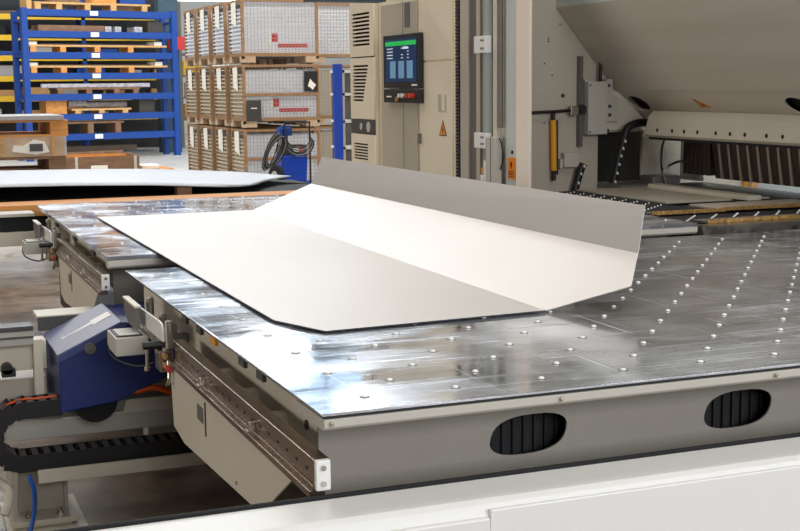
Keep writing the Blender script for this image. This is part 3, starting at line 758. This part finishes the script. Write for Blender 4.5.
cb = thing('control_cabinet', 'tall beige electrical cabinet with warning triangle and mounted screen', 'cabinet', (4.3, 9.5, 0))
G().box(XC+.004, 4.7, 8.72, 10.28, 0, 3.3).box(3.925, 4.7, 10.28, 10.88, 0, 3.3).out('body', 'cabinet', cb, bevel=.003)
dr = G().box(XC-.012, XC+.004, 9.42, 10.19, .2, 2.34).out('door', 'cabinet_dark', cb, bevel=.003)
G().box(XC-.014, XC-.012, 9.70, 9.706, .2, 2.34).out('door_seam', 'mid_grey', dr)
G().box(XC-.010, XC+.004, 8.76, 9.37, .2, 1.86).out('door', 'cabinet', cb, bevel=.003)
G().box(XC-.010, XC+.004, 8.76, 9.37, 1.875, 2.60).out('door', 'cabinet', cb, bevel=.003)
for za, zb in ((1.72, 1.86), (1.24, 1.32)): G().box(XC-.03, XC-.010, 9.34, 9.37, za, zb).out('door_handle', 'mid_grey', cb, bevel=.004)
G().box(XC-.016, XC-.012, 9.55, 9.66, 2.14, 2.33).out('rating_plate', 'mid_grey', cb)
g = G()
for y in (8.87, 8.96, 8.995): g.box(XC-.013, XC-.010, y-.012, y+.012, 1.50, 1.62)
g.box(XC-.0125, XC-.010, 8.86, 9.0, 1.49, 1.50)
g.out('grey_marking', 'cabinet_dark', cb)
g = G().prism([(8.99, 1.315), (8.85, 1.315), (8.92, 1.43)], 'x', XC-.013, XC-.010); tr = g.out('warning_triangle', 'black', cb)
G().prism([(8.978, 1.322), (8.862, 1.322), (8.92, 1.415)], 'x', XC-.015, XC-.013).out('triangle_face', 'orange_label', tr)
G().prism([(8.93, 1.39), (8.905, 1.36), (8.92, 1.36), (8.912, 1.332), (8.935, 1.368), (8.922, 1.368)], 'x', XC-.017, XC-.015).out('triangle_symbol', 'black', tr)
# air conditioner on the cabinet
ac = thing('cooling_unit', 'beige cabinet cooling unit with two louvred grilles left of the screen', 'cooling unit', (3.9, 10.68, 1.0))
yA, yB = 10.29, 10.88
def louv(y0, y1f, z0, z1, n, name):
    hs = []; h = (z1-z0)/n
    for i in range(n):
        za = z0+i*h+h*.22; zb = z0+(i+1)*h-h*.22; zm = (za+zb)/2
        yy1 = y1f(zm)
        hs.append([(yy1, za), (y0, za), (y0, zb), (yy1, zb)])
    return hs
h1 = louv(10.81, lambda z: 10.39, 2.02, 2.31, 9, 'a')
h2 = louv(10.81, lambda z: 10.43+(1.86-z)*.45, 1.55, 1.87, 11, 'b')
h3 = louv(10.81, lambda z: 10.46, 1.05, 1.20, 6, 'c')
outl = lambda a, b: [(yA, a), (yB, a), (yB, b), (yA, b)]
holed('upper_cover', 'cabinet', ac, outl(1.935, 2.40), h1, .01, lambda u, v, w: (3.865+w, u, v))
holed('lower_cover', 'cabinet', ac, outl(1.405, 1.925), h2, .01, lambda u, v, w: (3.865+w, u, v))
holed('base_cover', 'cabinet', ac, outl(.0, 1.275), h3, .01, lambda u, v, w: (3.865+w, u, v))
G().box(3.91, 3.92, yA+.01, yB-.01, .0, 2.38).out('filter', 'rubber', ac)
G().box(3.87, 3.92, yA-.004, yA+.006, 0, 2.4).box(3.87, 3.92, yB-.006, yB+.004, 0, 2.4).box(3.87, 3.92, yA, yB, 2.39, 2.40).out('casing', 'cabinet', ac)
bnd = G().box(3.862, 3.91, yA, yB, 1.28, 1.40).out('dark_band', 'dark_grey', ac, bevel=.002)
for y, r_ in ((10.44, .045), (10.62, .03)): G().cyl((3.862, y, 1.34), (3.856, y, 1.34), r_, 18).out('dial', 'grey_light', bnd)
# screen
mo = thing('touch_screen', 'black framed touch screen showing a green bar and blue panels', 'screen', (3.85, 9.78, 1.5))
bz = G().box(3.845, 3.885, 9.41, 10.16, 1.668, 2.088).out('bezel', 'black', mo, bevel=.004)
scn = G().box(3.842, 3.845, 9.45, 10.10, 1.715, 2.055).out('display', 'screen', mo)
G().box(3.840, 3.842, 9.45, 10.10, 2.0, 2.035).out('green_bar', 'screen_green', scn)
g = G()
for y in (9.52, 9.70, 9.88):
    g.box(3.840, 3.842, y, y+.12, 1.745, 1.88)
g.out('picture_tile', 'screen_light', scn)
g = G()
for i, z in enumerate((1.975, 1.95, 1.925, 1.90)):
    g.box(3.840, 3.842, 9.94, 10.06, z, z+.007)
    if i != 1: g.box(3.840, 3.842, 9.72, 9.76, z, z+.007)
    g.box(3.840, 3.842, 9.60, 9.63, z, z+.007)
g.box(3.840, 3.842, 9.62, 9.72, 1.972, 1.990)
g.out('screen_text', 'screen_white', scn)
G().box(3.842, 3.845, 9.44, 9.55, 1.685, 1.698).out('maker_label', 'paper', mo)
kp = G().box(3.845, 3.885, 9.41, 10.16, 1.552, 1.660).out('button_panel', 'black', mo, bevel=.003)
G().box(3.838, 3.845, 9.98, 10.08, 1.595, 1.605).out('button', 'paper', kp)
for y, m in ((9.79, 'paper'), (9.72, 'paper'), (9.62, 'red'), (9.50, 'red'), (9.56, 'orange')):
    G().cyl((3.845, y, 1.608), (3.825, y, 1.608), .018, 12).out('button', m, kp)
G().cyl((3.845, 9.85, 1.58), (3.83, 9.85, 1.58), .02, 10).out('key_switch', 'carton', kp)
G().box(3.8855, 3.8875, 9.6, 9.9, 1.6, 2.0).out('mount', 'mid_grey', mo)
mo.location.y -= .13
# dark overhead beam
o = thing('overhead_beam', '', 'beam', (3.4, 9.7, 2.33)); G().box(3.10, 3.71, 9.6, 9.8, 2.335, 2.55).out('beam_body', 'teal', o)
for x in (3.2, 3.6): G().cyl((x, 9.7, 2.55), (x, 9.7, 9.0), .012, 8).out('hanger_rod', 'dark_grey', o)

tag(o, 'dark blue overhead beam above the cooling unit', 'beam')
# blue panel and white shelf unit behind it
o = G().box(5.62, 5.74, 16.5, 16.55, 0, 1.97).out('blue_panel', 'rack_blue2'); tag(o, 'upright blue steel panel between wire boxes and cabinet', 'panel')
o = thing('storage_shelf', 'white shelf rack partly hidden behind the cooling unit', 'shelf', (6.1, 17, 0))
for x in (5.87, 6.6): G().box(x, x+.04, 16.9, 16.94, 0, 1.9).out('upright', 'grey_light', o)
for z in (.5, .82, 1.18, 1.55, 1.86): G().box(5.87, 6.64, 16.9, 17.4, z, z+.035).out('shelf_board', 'white', o)
G().box(5.9, 6.6, 17.42, 17.44, .0, 1.9).out('back_panel', 'mid_grey', o)

# ------------------------------------------------------------------ wire mesh boxes
def mesh_box(name, label, kind, x0, y0, z0, w=1.28, d=.83, h=1.015, div=False):
    t = thing(name, label, 'wire box', (x0+w/2, y0+d/2, z0), 'stacked wire mesh boxes')
    x1, y1, z1 = x0+w, y0+d, z0+h; c = .045; zb = z0+.10
    g = G()
    for x in (x0, x1-c):
        for y in (y0, y1-c): g.box(x, x+c, y, y+c, z0+.06, z1-.01)
    for y in (y0, y1-c): g.box(x0+c, x1-c, y, y+c, z1-.055, z1-.015).box(x0+c, x1-c, y, y+c, zb, zb+.055)
    for x in (x0, x1-c): g.box(x, x+c, y0+c, y1-c, z1-.055, z1-.015).box(x, x+c, y0+c, y1-c, zb, zb+.055)
    if div: g.box(x0+c, x1-c, y0, y0+c, z0+.50, z0+.545)
    g.out('frame', 'rust', t)
    g = G()
    for x in (x0, x1-.22):
        for y in (y0, y1-.16): G().box(x, x+.22, y, y+.16, z0+.002, z0+.10).out('foot', 'wood_grey', t)
    g = G(); r = .0028
    k = int((w-2*c)/.055)
    for i in range(1, k): x = x0+c+i*(w-2*c)/k; g.box(x-r, x+r, y0+.010, y0+.017, zb+.05, z1-.05)
    k = int((h-.2)/.055)
    for i in range(1, k): z = zb+.05+i*(h-.2)/k; g.box(x0+c, x1-c, y0+.017, y0+.024, z-r, z+r)
    g.out('wire_mesh', 'wire', t)
    g = G(); k = int((h-.2)/.06)
    for i in range(1, k): z = zb+.05+i*(h-.2)/k; g.box(x0+.004, x0+.022, y0+c, y1-c, z-.012, z+.012)
    for i in range(1, 6): y = y0+c+i*(d-2*c)/6; g.box(x0+.018, x0+.026, y-.004, y+.004, zb+.05, z1-.05)
    g.out('side_slats', 'liner_white' if kind == 'white' else 'liner_brown', t)
    G().box(x0+.034, x1-.034, y0+.032, y1-.04, zb, z1-(.06 if kind == 'white' else .10)).out('liner', 'liner_white' if kind == 'white' else 'liner_brown' if kind == 'brown' else 'liner_white', t)
    if kind == 'mixed': G().box(x0+.027, x0+.033, y0+.04, y1-.05, zb, z1-.10).out('side_liner', 'liner_brown', t)
    yy = y0+d*.55; g = G()
    g.prism([(yy-.15, z1-.05), (yy+.13, z1-.06), (yy+.10, z1-.38), (yy-.17, z1-.44)], 'x', x0-.012, x0-.006)
    g.out('paper_tag', 'paper', t)
    g = G().box(x0-.005, x0+.0, y0+.06, y1-.08, z1-.16, z1-.10); g.out('handle_slot', 'dark_grey', t)
    return t
names = ['bottom', 'middle', 'top']
X0, Y0 = 5.40, 20.35
for k in range(3):
    lab = {0: 'bottom wire mesh box of the front stack, behind the blue welding cart', 1: 'middle wire mesh box of the front stack, split by a rusty bar', 2: 'top wire mesh box of the front stack, white sheets inside'}[k]
    b = mesh_box('wire_mesh_box', lab, ['mixed', 'mixed', 'white'][k], X0, Y0, k*1.03, div=(k < 2))
    if k == 1:
        G().box(X0+1.02, X0+1.25, Y0-.012, Y0-.004, 1.60, 1.92).out('dark_sign', 'black', b)
        G().prism([(X0+1.08, 1.68), (X0+1.12, 1.80), (X0+1.17, 1.74), (X0+1.22, 1.70), (X0+1.16, 1.62), (X0+1.12, 1.66)], 'y', Y0-.018, Y0-.013).out('torn_paper', 'paper', b)
        G().box(X0+.05, X0+.29, Y0-.012, Y0-.004, 1.13, 1.46).out('dark_sign', 'dark_grey', b)
        G().box(X0+.12, X0+.22, Y0-.016, Y0-.012, 1.33, 1.345).out('sign_text', 'paper', b)
    if k > 0:
        G().box(X0+.50, X0+.60, Y0+.028, Y0+.031, k*1.03+.33, k*1.03+.46).box(X0+.60, X0+1.1, Y0+.028, Y0+.031, k*1.03+.24, k*1.03+.30).out('red_part', 'red', b)
        G().box(X0+.44, X0+.50, Y0+.026, Y0+.031, k+.34, k+.46).out('paper_note', 'paper', b)
ordn = ['second', 'third', 'rearmost']
proto = [mesh_box('wire_mesh_box', '', 'brown' if k < 2 else 'white', X0-.02, Y0+1.02, k*1.03) for k in range(3)]
for s_ in range(3):
    for k in range(3):
        lab = '%s wire mesh box with paper tag in the %s stack of the left-hand row' % (names[k], ordn[s_])
        if s_ == 0: proto[k]['label'] = lab
        else: dup(proto[k], (-.03*s_, .97*s_+(.0), 0), lab)
for k, (xx, yy) in ((1, (0, 0)), (2, (0, 0)), (0, (0, 0))):
    mesh_box('wire_mesh_box', '%s wire mesh box in the stack right of the front one, behind the blue panel' % names[k], 'white' if k == 2 else 'brown', X0+1.42, Y0+.75, k*1.03)

# pump / welding cart in front of the mesh boxes
cart = thing('welding_cart', 'blue wheeled welding cart hung with coiled black hoses before the wire boxes', 'cart', (5.15, 17, 0))
cart.location = (5.8, 19, 0); ORG[cart.name] = Vector((5.8, 19, 0))
G().prism([(5.60, .24), (5.98, .24), (6.0, .64), (5.585, .64)], 'y', 18.9, 19.25).out('body', 'rack_blue2', cart, bevel=.015)
G().box(5.60, 5.79, 19.0, 19.2, .94, 1.06).cyl((5.70, 19.1, .80), (5.70, 19.1, .94), .05, 14).out('motor', 'rack_blue', cart, bevel=.012)
G().cyl((5.70, 19.1, 1.06), (5.70, 19.1, 1.09), .075, 18).out('motor_cap', 'rack_blue', cart)
G().box(5.60, 6.0, 18.95, 19.22, .64, .80).out('deck', 'dark_grey', cart)
G().tube([(6.06, 18.98, .12), (6.06, 18.98, 1.05), (6.03, 18.98, 1.14), (5.72, 18.98, 1.15), (5.66, 18.98, 1.10), (5.65, 19.02, .8)], .014, 8, 4).out('handle', 'black', cart)
G().cyl((5.47, 18.88, .34), (5.53, 18.90, .34), .17, 24).out('wheel', 'rubber', cart)
G().cyl((5.45, 18.875, .34), (5.47, 18.88, .34), .08, 16).out('wheel_hub', 'grey_light', cart)
G().box(5.55, 6.08, 18.93, 19.2, .12, .24).out('base', 'rack_blue', cart)
for x in (5.60, 6.0): G().cyl((x, 19, .06), (x+.04, 19, .06), .06, 14).out('castor', 'black', cart)
G().box(5.88, 5.94, 18.93, 18.95, .70, .77).out('red_label', 'red', cart)
G().box(5.79, 5.87, 18.93, 18.95, .70, .77).out('white_label', 'paper', cart)
hs = thing('hose_coil', 'coils of black hose hanging over the blue welding cart', 'hose', (5.6, 18.8, .5))
for k in range(5):
    pts = [(5.84+(.23-.01*k)*math.cos(a), 18.80+.006*k, .86+(.24-.02*k)*math.sin(a)+.015*k) for a in [PI*1.0+i*PI/10 for i in range(11)]]
    G().tube(pts, .011, 6, 2).out('front_coil', 'mid_grey' if k % 2 else 'black', hs)
for k in range(6):
    pts = [(5.37+.02*k+(.08+.01*k)*math.cos(a)+.10*math.sin(a), 18.74-.004*k, .72+(.27-.012*k)*math.sin(a)) for a in [i*2*PI/16 for i in range(17)]]
    G().tube(pts, .010, 6, 2).out('side_coil', 'mid_grey' if k % 3 == 1 else 'black', hs)

# ------------------------------------------------------------------ pallets
def pallet(label, x0, y0, z0, L_=1.2, D_=.8, H_=.144, m='wood', ang=0., name='pallet', nb=3, group=None):
    g = G(); t = thing(name, label, 'pallet', (x0, y0, z0), group)
    for i in range(5): g.box(x0, x0+L_, y0+i*(D_-.1)/4, y0+i*(D_-.1)/4+.10, z0+H_-.022, z0+H_)
    g.box(x0, x0+L_, y0, y0+.1, z0, z0+.02).box(x0, x0+L_, y0+D_-.1, y0+D_, z0, z0+.02)
    g.out('deck_boards', m, t)
    b = max(.09, L_*.08)
    for i in range(nb):
        xb = x0+i*(L_-b)/(nb-1)
        G().box(xb, xb+b, y0+.005, y0+D_-.005, z0+.02, z0+H_-.022).out('block', m, t)
    if ang: t.rotation_euler = (0, 0, ang)
    return t
# left foreground stack (13 m away)
XL = .62
pallet('orange-edged pallet at the bottom of the left stack', XL-1.0, 12.6, .756, 2.0, 1.0, .148, 'wood_orange', 0)
tr_ = thing('trestle', 'grey steel trestle carrying the pallet stack at left', 'trestle', (.6, 13.1, 0))
G().box(XL-1.0, XL+1.0, 12.6, 13.6, .69, .755).out('top', 'mid_grey', tr_)
for x in (XL-.9, XL+.9):
    for y in (12.7, 13.5): G().box(x-.04, x+.04, y-.04, y+.04, 0, .69).out('leg', 'mid_grey', tr_)
pallet('brown pallet directly under the papered crate at left', XL-1.0, 12.6, .906, 1.99, 1.0, .15, 'wood_brown')
cr = thing('wooden_crate', 'flat wooden crate with torn white papers on its front, left edge', 'crate', (.6, 13, 1.06))
G().box(XL-1.0, XL+.98, 12.6, 13.6, 1.06, 1.245).out('crate_body', 'wood_grey', cr)
for x in (XL-.2, XL+.40, XL+.86): G().box(x, x+.03, 12.585, 12.6, 1.06, 1.245).out('batten', 'wood', cr)
G().box(XL+.66, XL+.78, 12.58, 12.584, 1.11, 1.18).out('dark_label', 'dark_grey', cr)
G().prism([(XL+.50, 1.11), (XL+.52, 1.17), (XL+.60, 1.16), (XL+.70, 1.22), (XL+.80, 1.20), (XL+.84, 1.10), (XL+.72, 1.08)], 'y', 12.588, 12.599).out('torn_paper', 'paper', cr)
G().box(XL+.98, XL+1.0, 12.6, 12.75, 1.062, 1.245).out('strap', 'plastic_wrap', cr)
pallet('light wooden pallet on top of the papered crate at left', XL-1.0, 12.6, 1.246, 2.02, 1.0, .155, 'wood_orange')
o = G().box(XL-1.1, XL+.98, 12.55, 13.55, 1.4015, 1.44).out('sheet_stack', 'board_grey'); tag(o, 'grey sheet pack lying on the left pallet stack', 'sheet stack')
# open crate
oc = thing('open_crate', 'low open crate of brown boards with orange inside on the floor', 'crate', (4, 22, 0))
oy, ox, oz = 24.0, 3.0, 0.02
for y in (oy, oy+1.2): G().box(ox, ox+1.38, y, y+.03, .0, oz+.43).out('side_board', 'wood_brown', oc)
for x in (ox, ox+1.35): G().box(x, x+.03, oy+.03, oy+1.2, 0, oz+.43).out('end_board', 'wood_brown', oc)
G().box(ox+.03, ox+1.35, oy+1.18, oy+1.198, .02, oz+.42).box(ox+.03, ox+1.35, oy+.03, oy+1.18, 0, .06).out('inner_panel', 'wood_orange', oc)
G().box(ox+.50, ox+.80, oy-.006, oy, oz+.10, oz+.27).out('white_label', 'paper', oc)
G().box(ox+.60, ox+.74, oy-.009, oy-.006, oz+.16, oz+.20).out('label_print', 'rack_blue', oc)
for x in (ox+.22, ox+1.28): G().box(x, x+.05, oy-.012, oy, 0, oz+.43).out('corner_post', 'grey_light', oc)

pallet('small low pallet on the floor right of the open crate', 4.42, 24.1, 0, .62, .8, .18, 'wood_orange')
o = G().box(4.46, 4.8, 24.2, 24.7, .181, .25).out('paper_parcel', 'paper', bevel=.01); tag(o, 'white parcel on the small low pallet', 'parcel')
# blue cantilever style rack
A_ = math.atan2(.245, .97)
def rk(lx, ly, lz): # rack local -> world
    c, s_ = math.cos(A_), math.sin(A_)
    return (3.02+lx*c-ly*s_, 31.2+lx*s_+ly*c, lz)
class GR(G):
    def lb(s, x0, x1, y0, y1, z0, z1):
        n0 = len(s.b.verts); s.box(x0, x1, y0, y1, z0, z1); s.b.verts.ensure_lookup_table()
        for v in s.b.verts[n0:]: v.co = Vector(rk(*v.co))
        return s
rack = thing('storage_rack', 'tall blue storage rack with seven beam levels of pallets', 'rack', rk(2, .6, 0))
W_ = 4.0
for x in (.12, W_-.12): GR().lb(x, x+.14, 0, .14, 0, 3.52).out('upright', 'rack_blue', rack)
for x in (.12, W_-.12): GR().lb(x, x+.12, .60, .72, 0, 3.45).out('upright', 'rack_blue', rack)
ZB = [3.42, 2.925, 2.44, 1.96, 1.47, 1.0, .53]
for z in ZB:
    b = GR().lb(.26, W_-.12, .02, .10, z-.075, z+.075).out('beam', 'rack_blue', rack)
    GR().lb(1.78, 1.98, .0, .019, z-.05, z+.055).out('beam_label', 'paper', b)
    GR().lb(.24, W_-.12, .62, .70, z-.075, z+.075).out('rear_beam', 'rack_blue', rack)
for x in (.14, W_-.10):
    for z in (.4, 1.4, 2.4, 3.2): GR().lb(x, x+.08, .14, .60, z, z+.06).out('cross_tie', 'rack_blue', rack)
def rpallet(label, x0, x1, z0, H_, m, posts, y0=.05, y1=.58, top=None):
    t = thing('pallet', label, 'pallet', rk((x0+x1)/2, .5, z0))
    GR().lb(x0, x1, y0, y1, z0+H_-.045, z0+H_).out('deck', top or m, t)
    for p in posts: GR().lb(p-.07, p+.07, y0, y1, z0+.001, z0+H_-.045).out('block', m, t)
    return t
def rbox(name, label, cat, x0, x1, z0, z1, m, y0=.12, y1=.56, bev=0):
    o = GR().lb(x0, x1, y0, y1, z0, z1).out(name, m, bevel=bev); tag(o, label, cat); return o
t0 = [z+.076 for z in ZB]
rpallet('long light pallet on top of the blue rack', .46, 3.35, t0[0], .17, 'wood', (.54, 1.05, 1.75, 2.4, 3.2))
rbox('carton', 'brown carton at the left on the rack top pallet', 'carton', .9, 1.6, t0[0]+.171, t0[0]+.5, 'wood_brown')
rbox('carton', 'orange-brown carton in the middle of the rack top pallet', 'carton', 1.9, 2.5, t0[0]+.171, t0[0]+.55, 'wood_orange')
rbox('crate', 'blue crate at the right end of the rack top pallet', 'crate', 2.6, 3.25, t0[0]+.171, t0[0]+.42, 'rack_blue')
rbox('plank', 'light upright plank leaning at the left of the rack top', 'plank', .30, .42, t0[0], t0[0]+.6, 'wood')
rbox('timber', 'long brown timber on the second level of the blue rack', 'timber', .55, 2.2, t0[1], t0[1]+.14, 'wood_brown')
for i, (a, b) in enumerate(((2.2, 2.35), (2.45, 2.6), (2.95, 3.15))):
    rbox('package', 'small pale package on the second rack level, %s from the timber' % ['first', 'second', 'third'][i], 'package', a, b, t0[1], t0[1]+.13, 'plastic_wrap')
rbox('steel_bin', 'dark steel bin at the right of the second rack level', 'bin', 3.3, 3.7, t0[1], t0[1]+.25, 'dark_grey')
for li, nm in ((2, 'third'), (3, 'fourth')):
    rpallet('long pallet with thin light deck on the %s level of the blue rack' % nm, .28, 3.75, t0[li], .17, 'wood_orange', (.38, 1.1, 1.95, 2.8), top='wood')
    rbox('white_box', 'white block at the right end of the %s level pallet' % nm, 'box', 3.45, 3.65, t0[li]+.171, t0[li]+.26, 'paper')
    rbox('white_box', 'small white block at the left end of the %s level pallet' % nm, 'box', .3, .5, t0[li]+.171, t0[li]+.24, 'paper')
    rbox('dark_bar', 'dark bar load lying above the %s level pallet' % nm, 'bar', .6, 3.3, t0[li]+.171, t0[li]+.20, 'tool')
rpallet('brown pallet under the wrapped profiles on the fifth rack level', .9, 3.0, t0[4], .14, 'wood_brown', (1.0, 1.7, 2.4, 2.9))
g = GR()
for j in range(5): g.lb(.55+.1*j, 3.3-.12*j, .10+.09*j, .19+.09*j, t0[4]+.141, t0[4]+.24-.01*j)
tag(g.out('wrapped_profiles', 'plastic_wrap', bevel=.02), 'plastic wrapped bundle of profiles on the fifth rack level', 'bundle')
rbox('steel_board', 'flat grey board spanning the sixth rack level', 'board', .5, 3.5, t0[5]+.325, t0[5]+.35, 'board_grey', .1, .56)
rbox('steel_bin', 'dark bin at the right of the sixth rack level', 'bin', 3.0, 3.4, t0[5], t0[5]+.324, 'dark_grey')
rbox('carton', 'yellow-brown carton on the sixth rack level, left', 'carton', .65, 1.15, t0[5], t0[5]+.324, 'wood_orange')
rpallet('small pallet under the wrapped roll on the sixth rack level', 1.25, 2.75, t0[5], .12, 'wood', (1.4, 2.0, 2.6))
o = G().cyl(rk(1.25, .3, t0[5]+.235), rk(1.7, .3, t0[5]+.235), .085, 16).cyl(rk(1.7, .35, t0[5]+.20), rk(2.75, .35, t0[5]+.20), .075, 16).out('wrapped_roll', 'plastic_wrap', smooth=False)
tag(o, 'white plastic wrapped roll on the sixth rack level', 'roll')
rpallet('brown pallet of boards on the seventh rack level', .85, 2.55, t0[6], .28, 'wood_brown', (1.0, 1.7, 2.4), top='wood_brown')
rbox('board', 'grey boards on the seventh level pallet', 'board', .85, 2.5, t0[6]+.281, t0[6]+.33, 'wood_grey')
rpallet('dark pallet on the floor under the blue rack', .8, 2.5, .0, .18, 'wood_brown', (.95, 1.6, 2.3))
rbox('dark_boards', 'stack of dark boards on the floor pallet under the blue rack', 'boards', .7, 2.9, .181, .30, 'tool')

# yellow rack far left with goods
yr = thing('storage_rack', 'yellow beamed pallet rack behind the blue rack at far left', 'rack', (2, 35, 0))
for x in (-1.2, 1.9, 5.0, 7.4):
    for y in (34.9, 35.9): G().box(x, x+.1, y, y+.1, 0, 5.2).out('upright', 'rack_blue', yr)
for z in (.9, 1.42, 1.93, 2.45, 2.97, 3.5, 4.1): 
    G().box(-1.1, 7.4, 34.9, 34.96, z-.07, z+.07).out('beam', 'yellow', yr)
    G().box(-1.1, 7.4, 34.97, 35.9, z-.02, z+.0).out('deck', 'dark_grey', yr)
cols = [('carton', 'brown carton'), ('wood_brown', 'dark brown wooden box'), ('plastic_wrap', 'pale wrapped bundle'), ('board_grey', 'grey steel bin'), ('rubber', 'black tool box'), ('wood', 'light wooden box'), ('rack_blue', 'blue crate'), ('dark_grey', 'dark grey bin')]
for zi, z in enumerate((.9, 1.42, 1.93, 2.45, 2.97, 3.5, 4.1)):
    x = -1.0; i = 0
    nm = ['lowest', 'second', 'third', 'fourth', 'fifth', 'sixth', 'top'][zi]
    while x < 6.9 and i < 9:
        w = random.uniform(.4, .9); h = random.uniform(.12, .36); c = cols[(zi*3+i*5+i//3) % 8]
        o = G().box(x, x+w, 35.05, 35.7, z+.003, z+h).out('goods_box' if c[0] in ('carton', 'wood', 'wood_brown', 'rubber') else 'storage_bin', c[0], bevel=.01)
        tag(o, '%s on the %s level of the yellow rack, %s from the left' % (c[1], nm, ['first', 'second', 'third', 'fourth', 'fifth', 'sixth', 'seventh', 'eighth', 'ninth'][i]), 'box', 'goods on the yellow rack')
        x += w+random.uniform(.03, .5); i += 1
# column and red machine behind
o = G().box(6.75, 7.25, 33.6, 34.1, 0, 9).out('building_column', 'teal'); tag(o, 'dark teal steel column behind the blue rack', 'column')
o = G().box(6.95, 7.35, 33.2, 33.5, 2.62, 2.95).out('sign_board', 'red'); tag(o, 'red board seen right of the blue rack', 'board')
o = thing('storage_rack', 'dim rack with cartons behind the wire boxes, right of the blue rack', 'rack', (9, 36, 0))
for x in (7.75, 9.6, 11.5): G().box(x, x+.1, 36, 36.1, 0, 4).out('upright', 'mid_grey', o)
for z in (.8, 1.4, 2.0, 2.6): G().box(7.85, 11.5, 36, 36.9, z-.05, z).out('deck', 'mid_grey', o)
for i, (x, z) in enumerate(((7.9, .8), (8.0, 1.4), (7.9, 2.0), (8.6, 1.4), (8.7, 2.0))):
    o = G().box(x, x+.5, 36.1, 36.6, z+.002, z+.4).out('carton', ['carton', 'plastic_wrap', 'yellow', 'wood_brown', 'paper'][i], bevel=.01)
    tag(o, ['brown carton low on the dim rear rack', 'pale carton on the middle deck of the dim rack', 'yellow carton near the red board', 'dark carton on the dim rack, inner side', 'white carton high on the dim rack'][i], 'carton')

# ------------------------------------------------------------------ lights
def area(name, loc, sx, sy, power, col, rot=(0, 0, 0)):
    l = bpy.data.lights.new(name, 'AREA'); l.shape = 'RECTANGLE'; l.size = sx; l.size_y = sy; l.energy = power; l.color = col
    o = bpy.data.objects.new(name, l); COL.objects.link(o); o.location = loc; o.rotation_euler = rot; return o
warm = (1, .955, .89); cool = (.50, .74, 1.0)
for y, e in ((2, 230), (10, 380), (18, 640), (27, 700), (37, 480)):
    for x in ((3, 10) if y < 15 else (-1, 5, 12)):
        area('hall_light', (x, y, 8.3), 5.5, 1.6, e, warm)
# skylights, then added fill lights at left and behind the camera
for y in (23, 30, 37):
    area('skylight', (7.5, y, 8.9), 15, 3.4, 720, cool)
area('fill_light', (-11.8, 7, 2.6), 2.6, 12, 800, (1, .95, .88), (0, math.radians(-90), 0))  # added fill from the left for the hood and cabinet faces
for x in (1, 8):
    area('fill_light', (x, -8.8, 4.6), 5.5, 3.6, 1000, (.93, .96, 1), (math.radians(90), 0, 0))  # added fill brightening surfaces that face the camera side

area('rear_panel_fill', (5.7, 6.6, 1.9), .15, 3.0, 60, (.85, .93, 1), (0, math.radians(-60), 0))  # added unseen fill that brightens the rear panel behind the slot
# visible lamp at top left
t = thing('ceiling_lamp', 'bright white strip lamp at the top edge above the wire boxes', 'lamp', (7.6, 33, 3.9))
G().box(7.05, 8.6, 32.5, 32.58, 3.80, 3.86).out('tube', 'lamp', t)
G().box(7.05, 8.6, 32.48, 32.60, 3.865, 3.92).out('housing', 'white', t)
G().cyl((7.2, 32.54, 3.92), (7.2, 32.54, 9), .01, 6).cyl((8.4, 32.54, 3.92), (8.4, 32.54, 9), .01, 6).out('hanger', 'dark_grey', t)
t.location.z = 3.9

# ------------------------------------------------------------------ world, camera, view
w = bpy.data.worlds.new('world'); SC.world = w; w.use_nodes = True
w.node_tree.nodes['Background'].inputs['Color'].default_value = (.8, .85, 1, 1)
w.node_tree.nodes['Background'].inputs['Strength'].default_value = .4
cam = bpy.data.cameras.new('camera'); co = bpy.data.objects.new('camera', cam); COL.objects.link(co)
cam.sensor_width = 36; cam.lens = 1300/800*36; cam.clip_end = 200
Rr = [0.9291476584076529, -0.36957616822730704, -0.00990377473475158]
Ru = [0.06022198748825611, 0.12486457238951304, 0.9903444606726227]
Rf = [0.3647710804032301, 0.9207726616491202, -0.13827423643273146]
co.matrix_world = Matrix([[Rr[i], Ru[i], -Rf[i], (0, 0, 1.7)[i]] for i in range(3)]+[[0, 0, 0, 1]])
SC.camera = co
v = SC.view_settings; v.view_transform = 'Standard'; v.look = 'None'; v.gamma = 1; v.use_curve_mapping = False; v.exposure = -.62
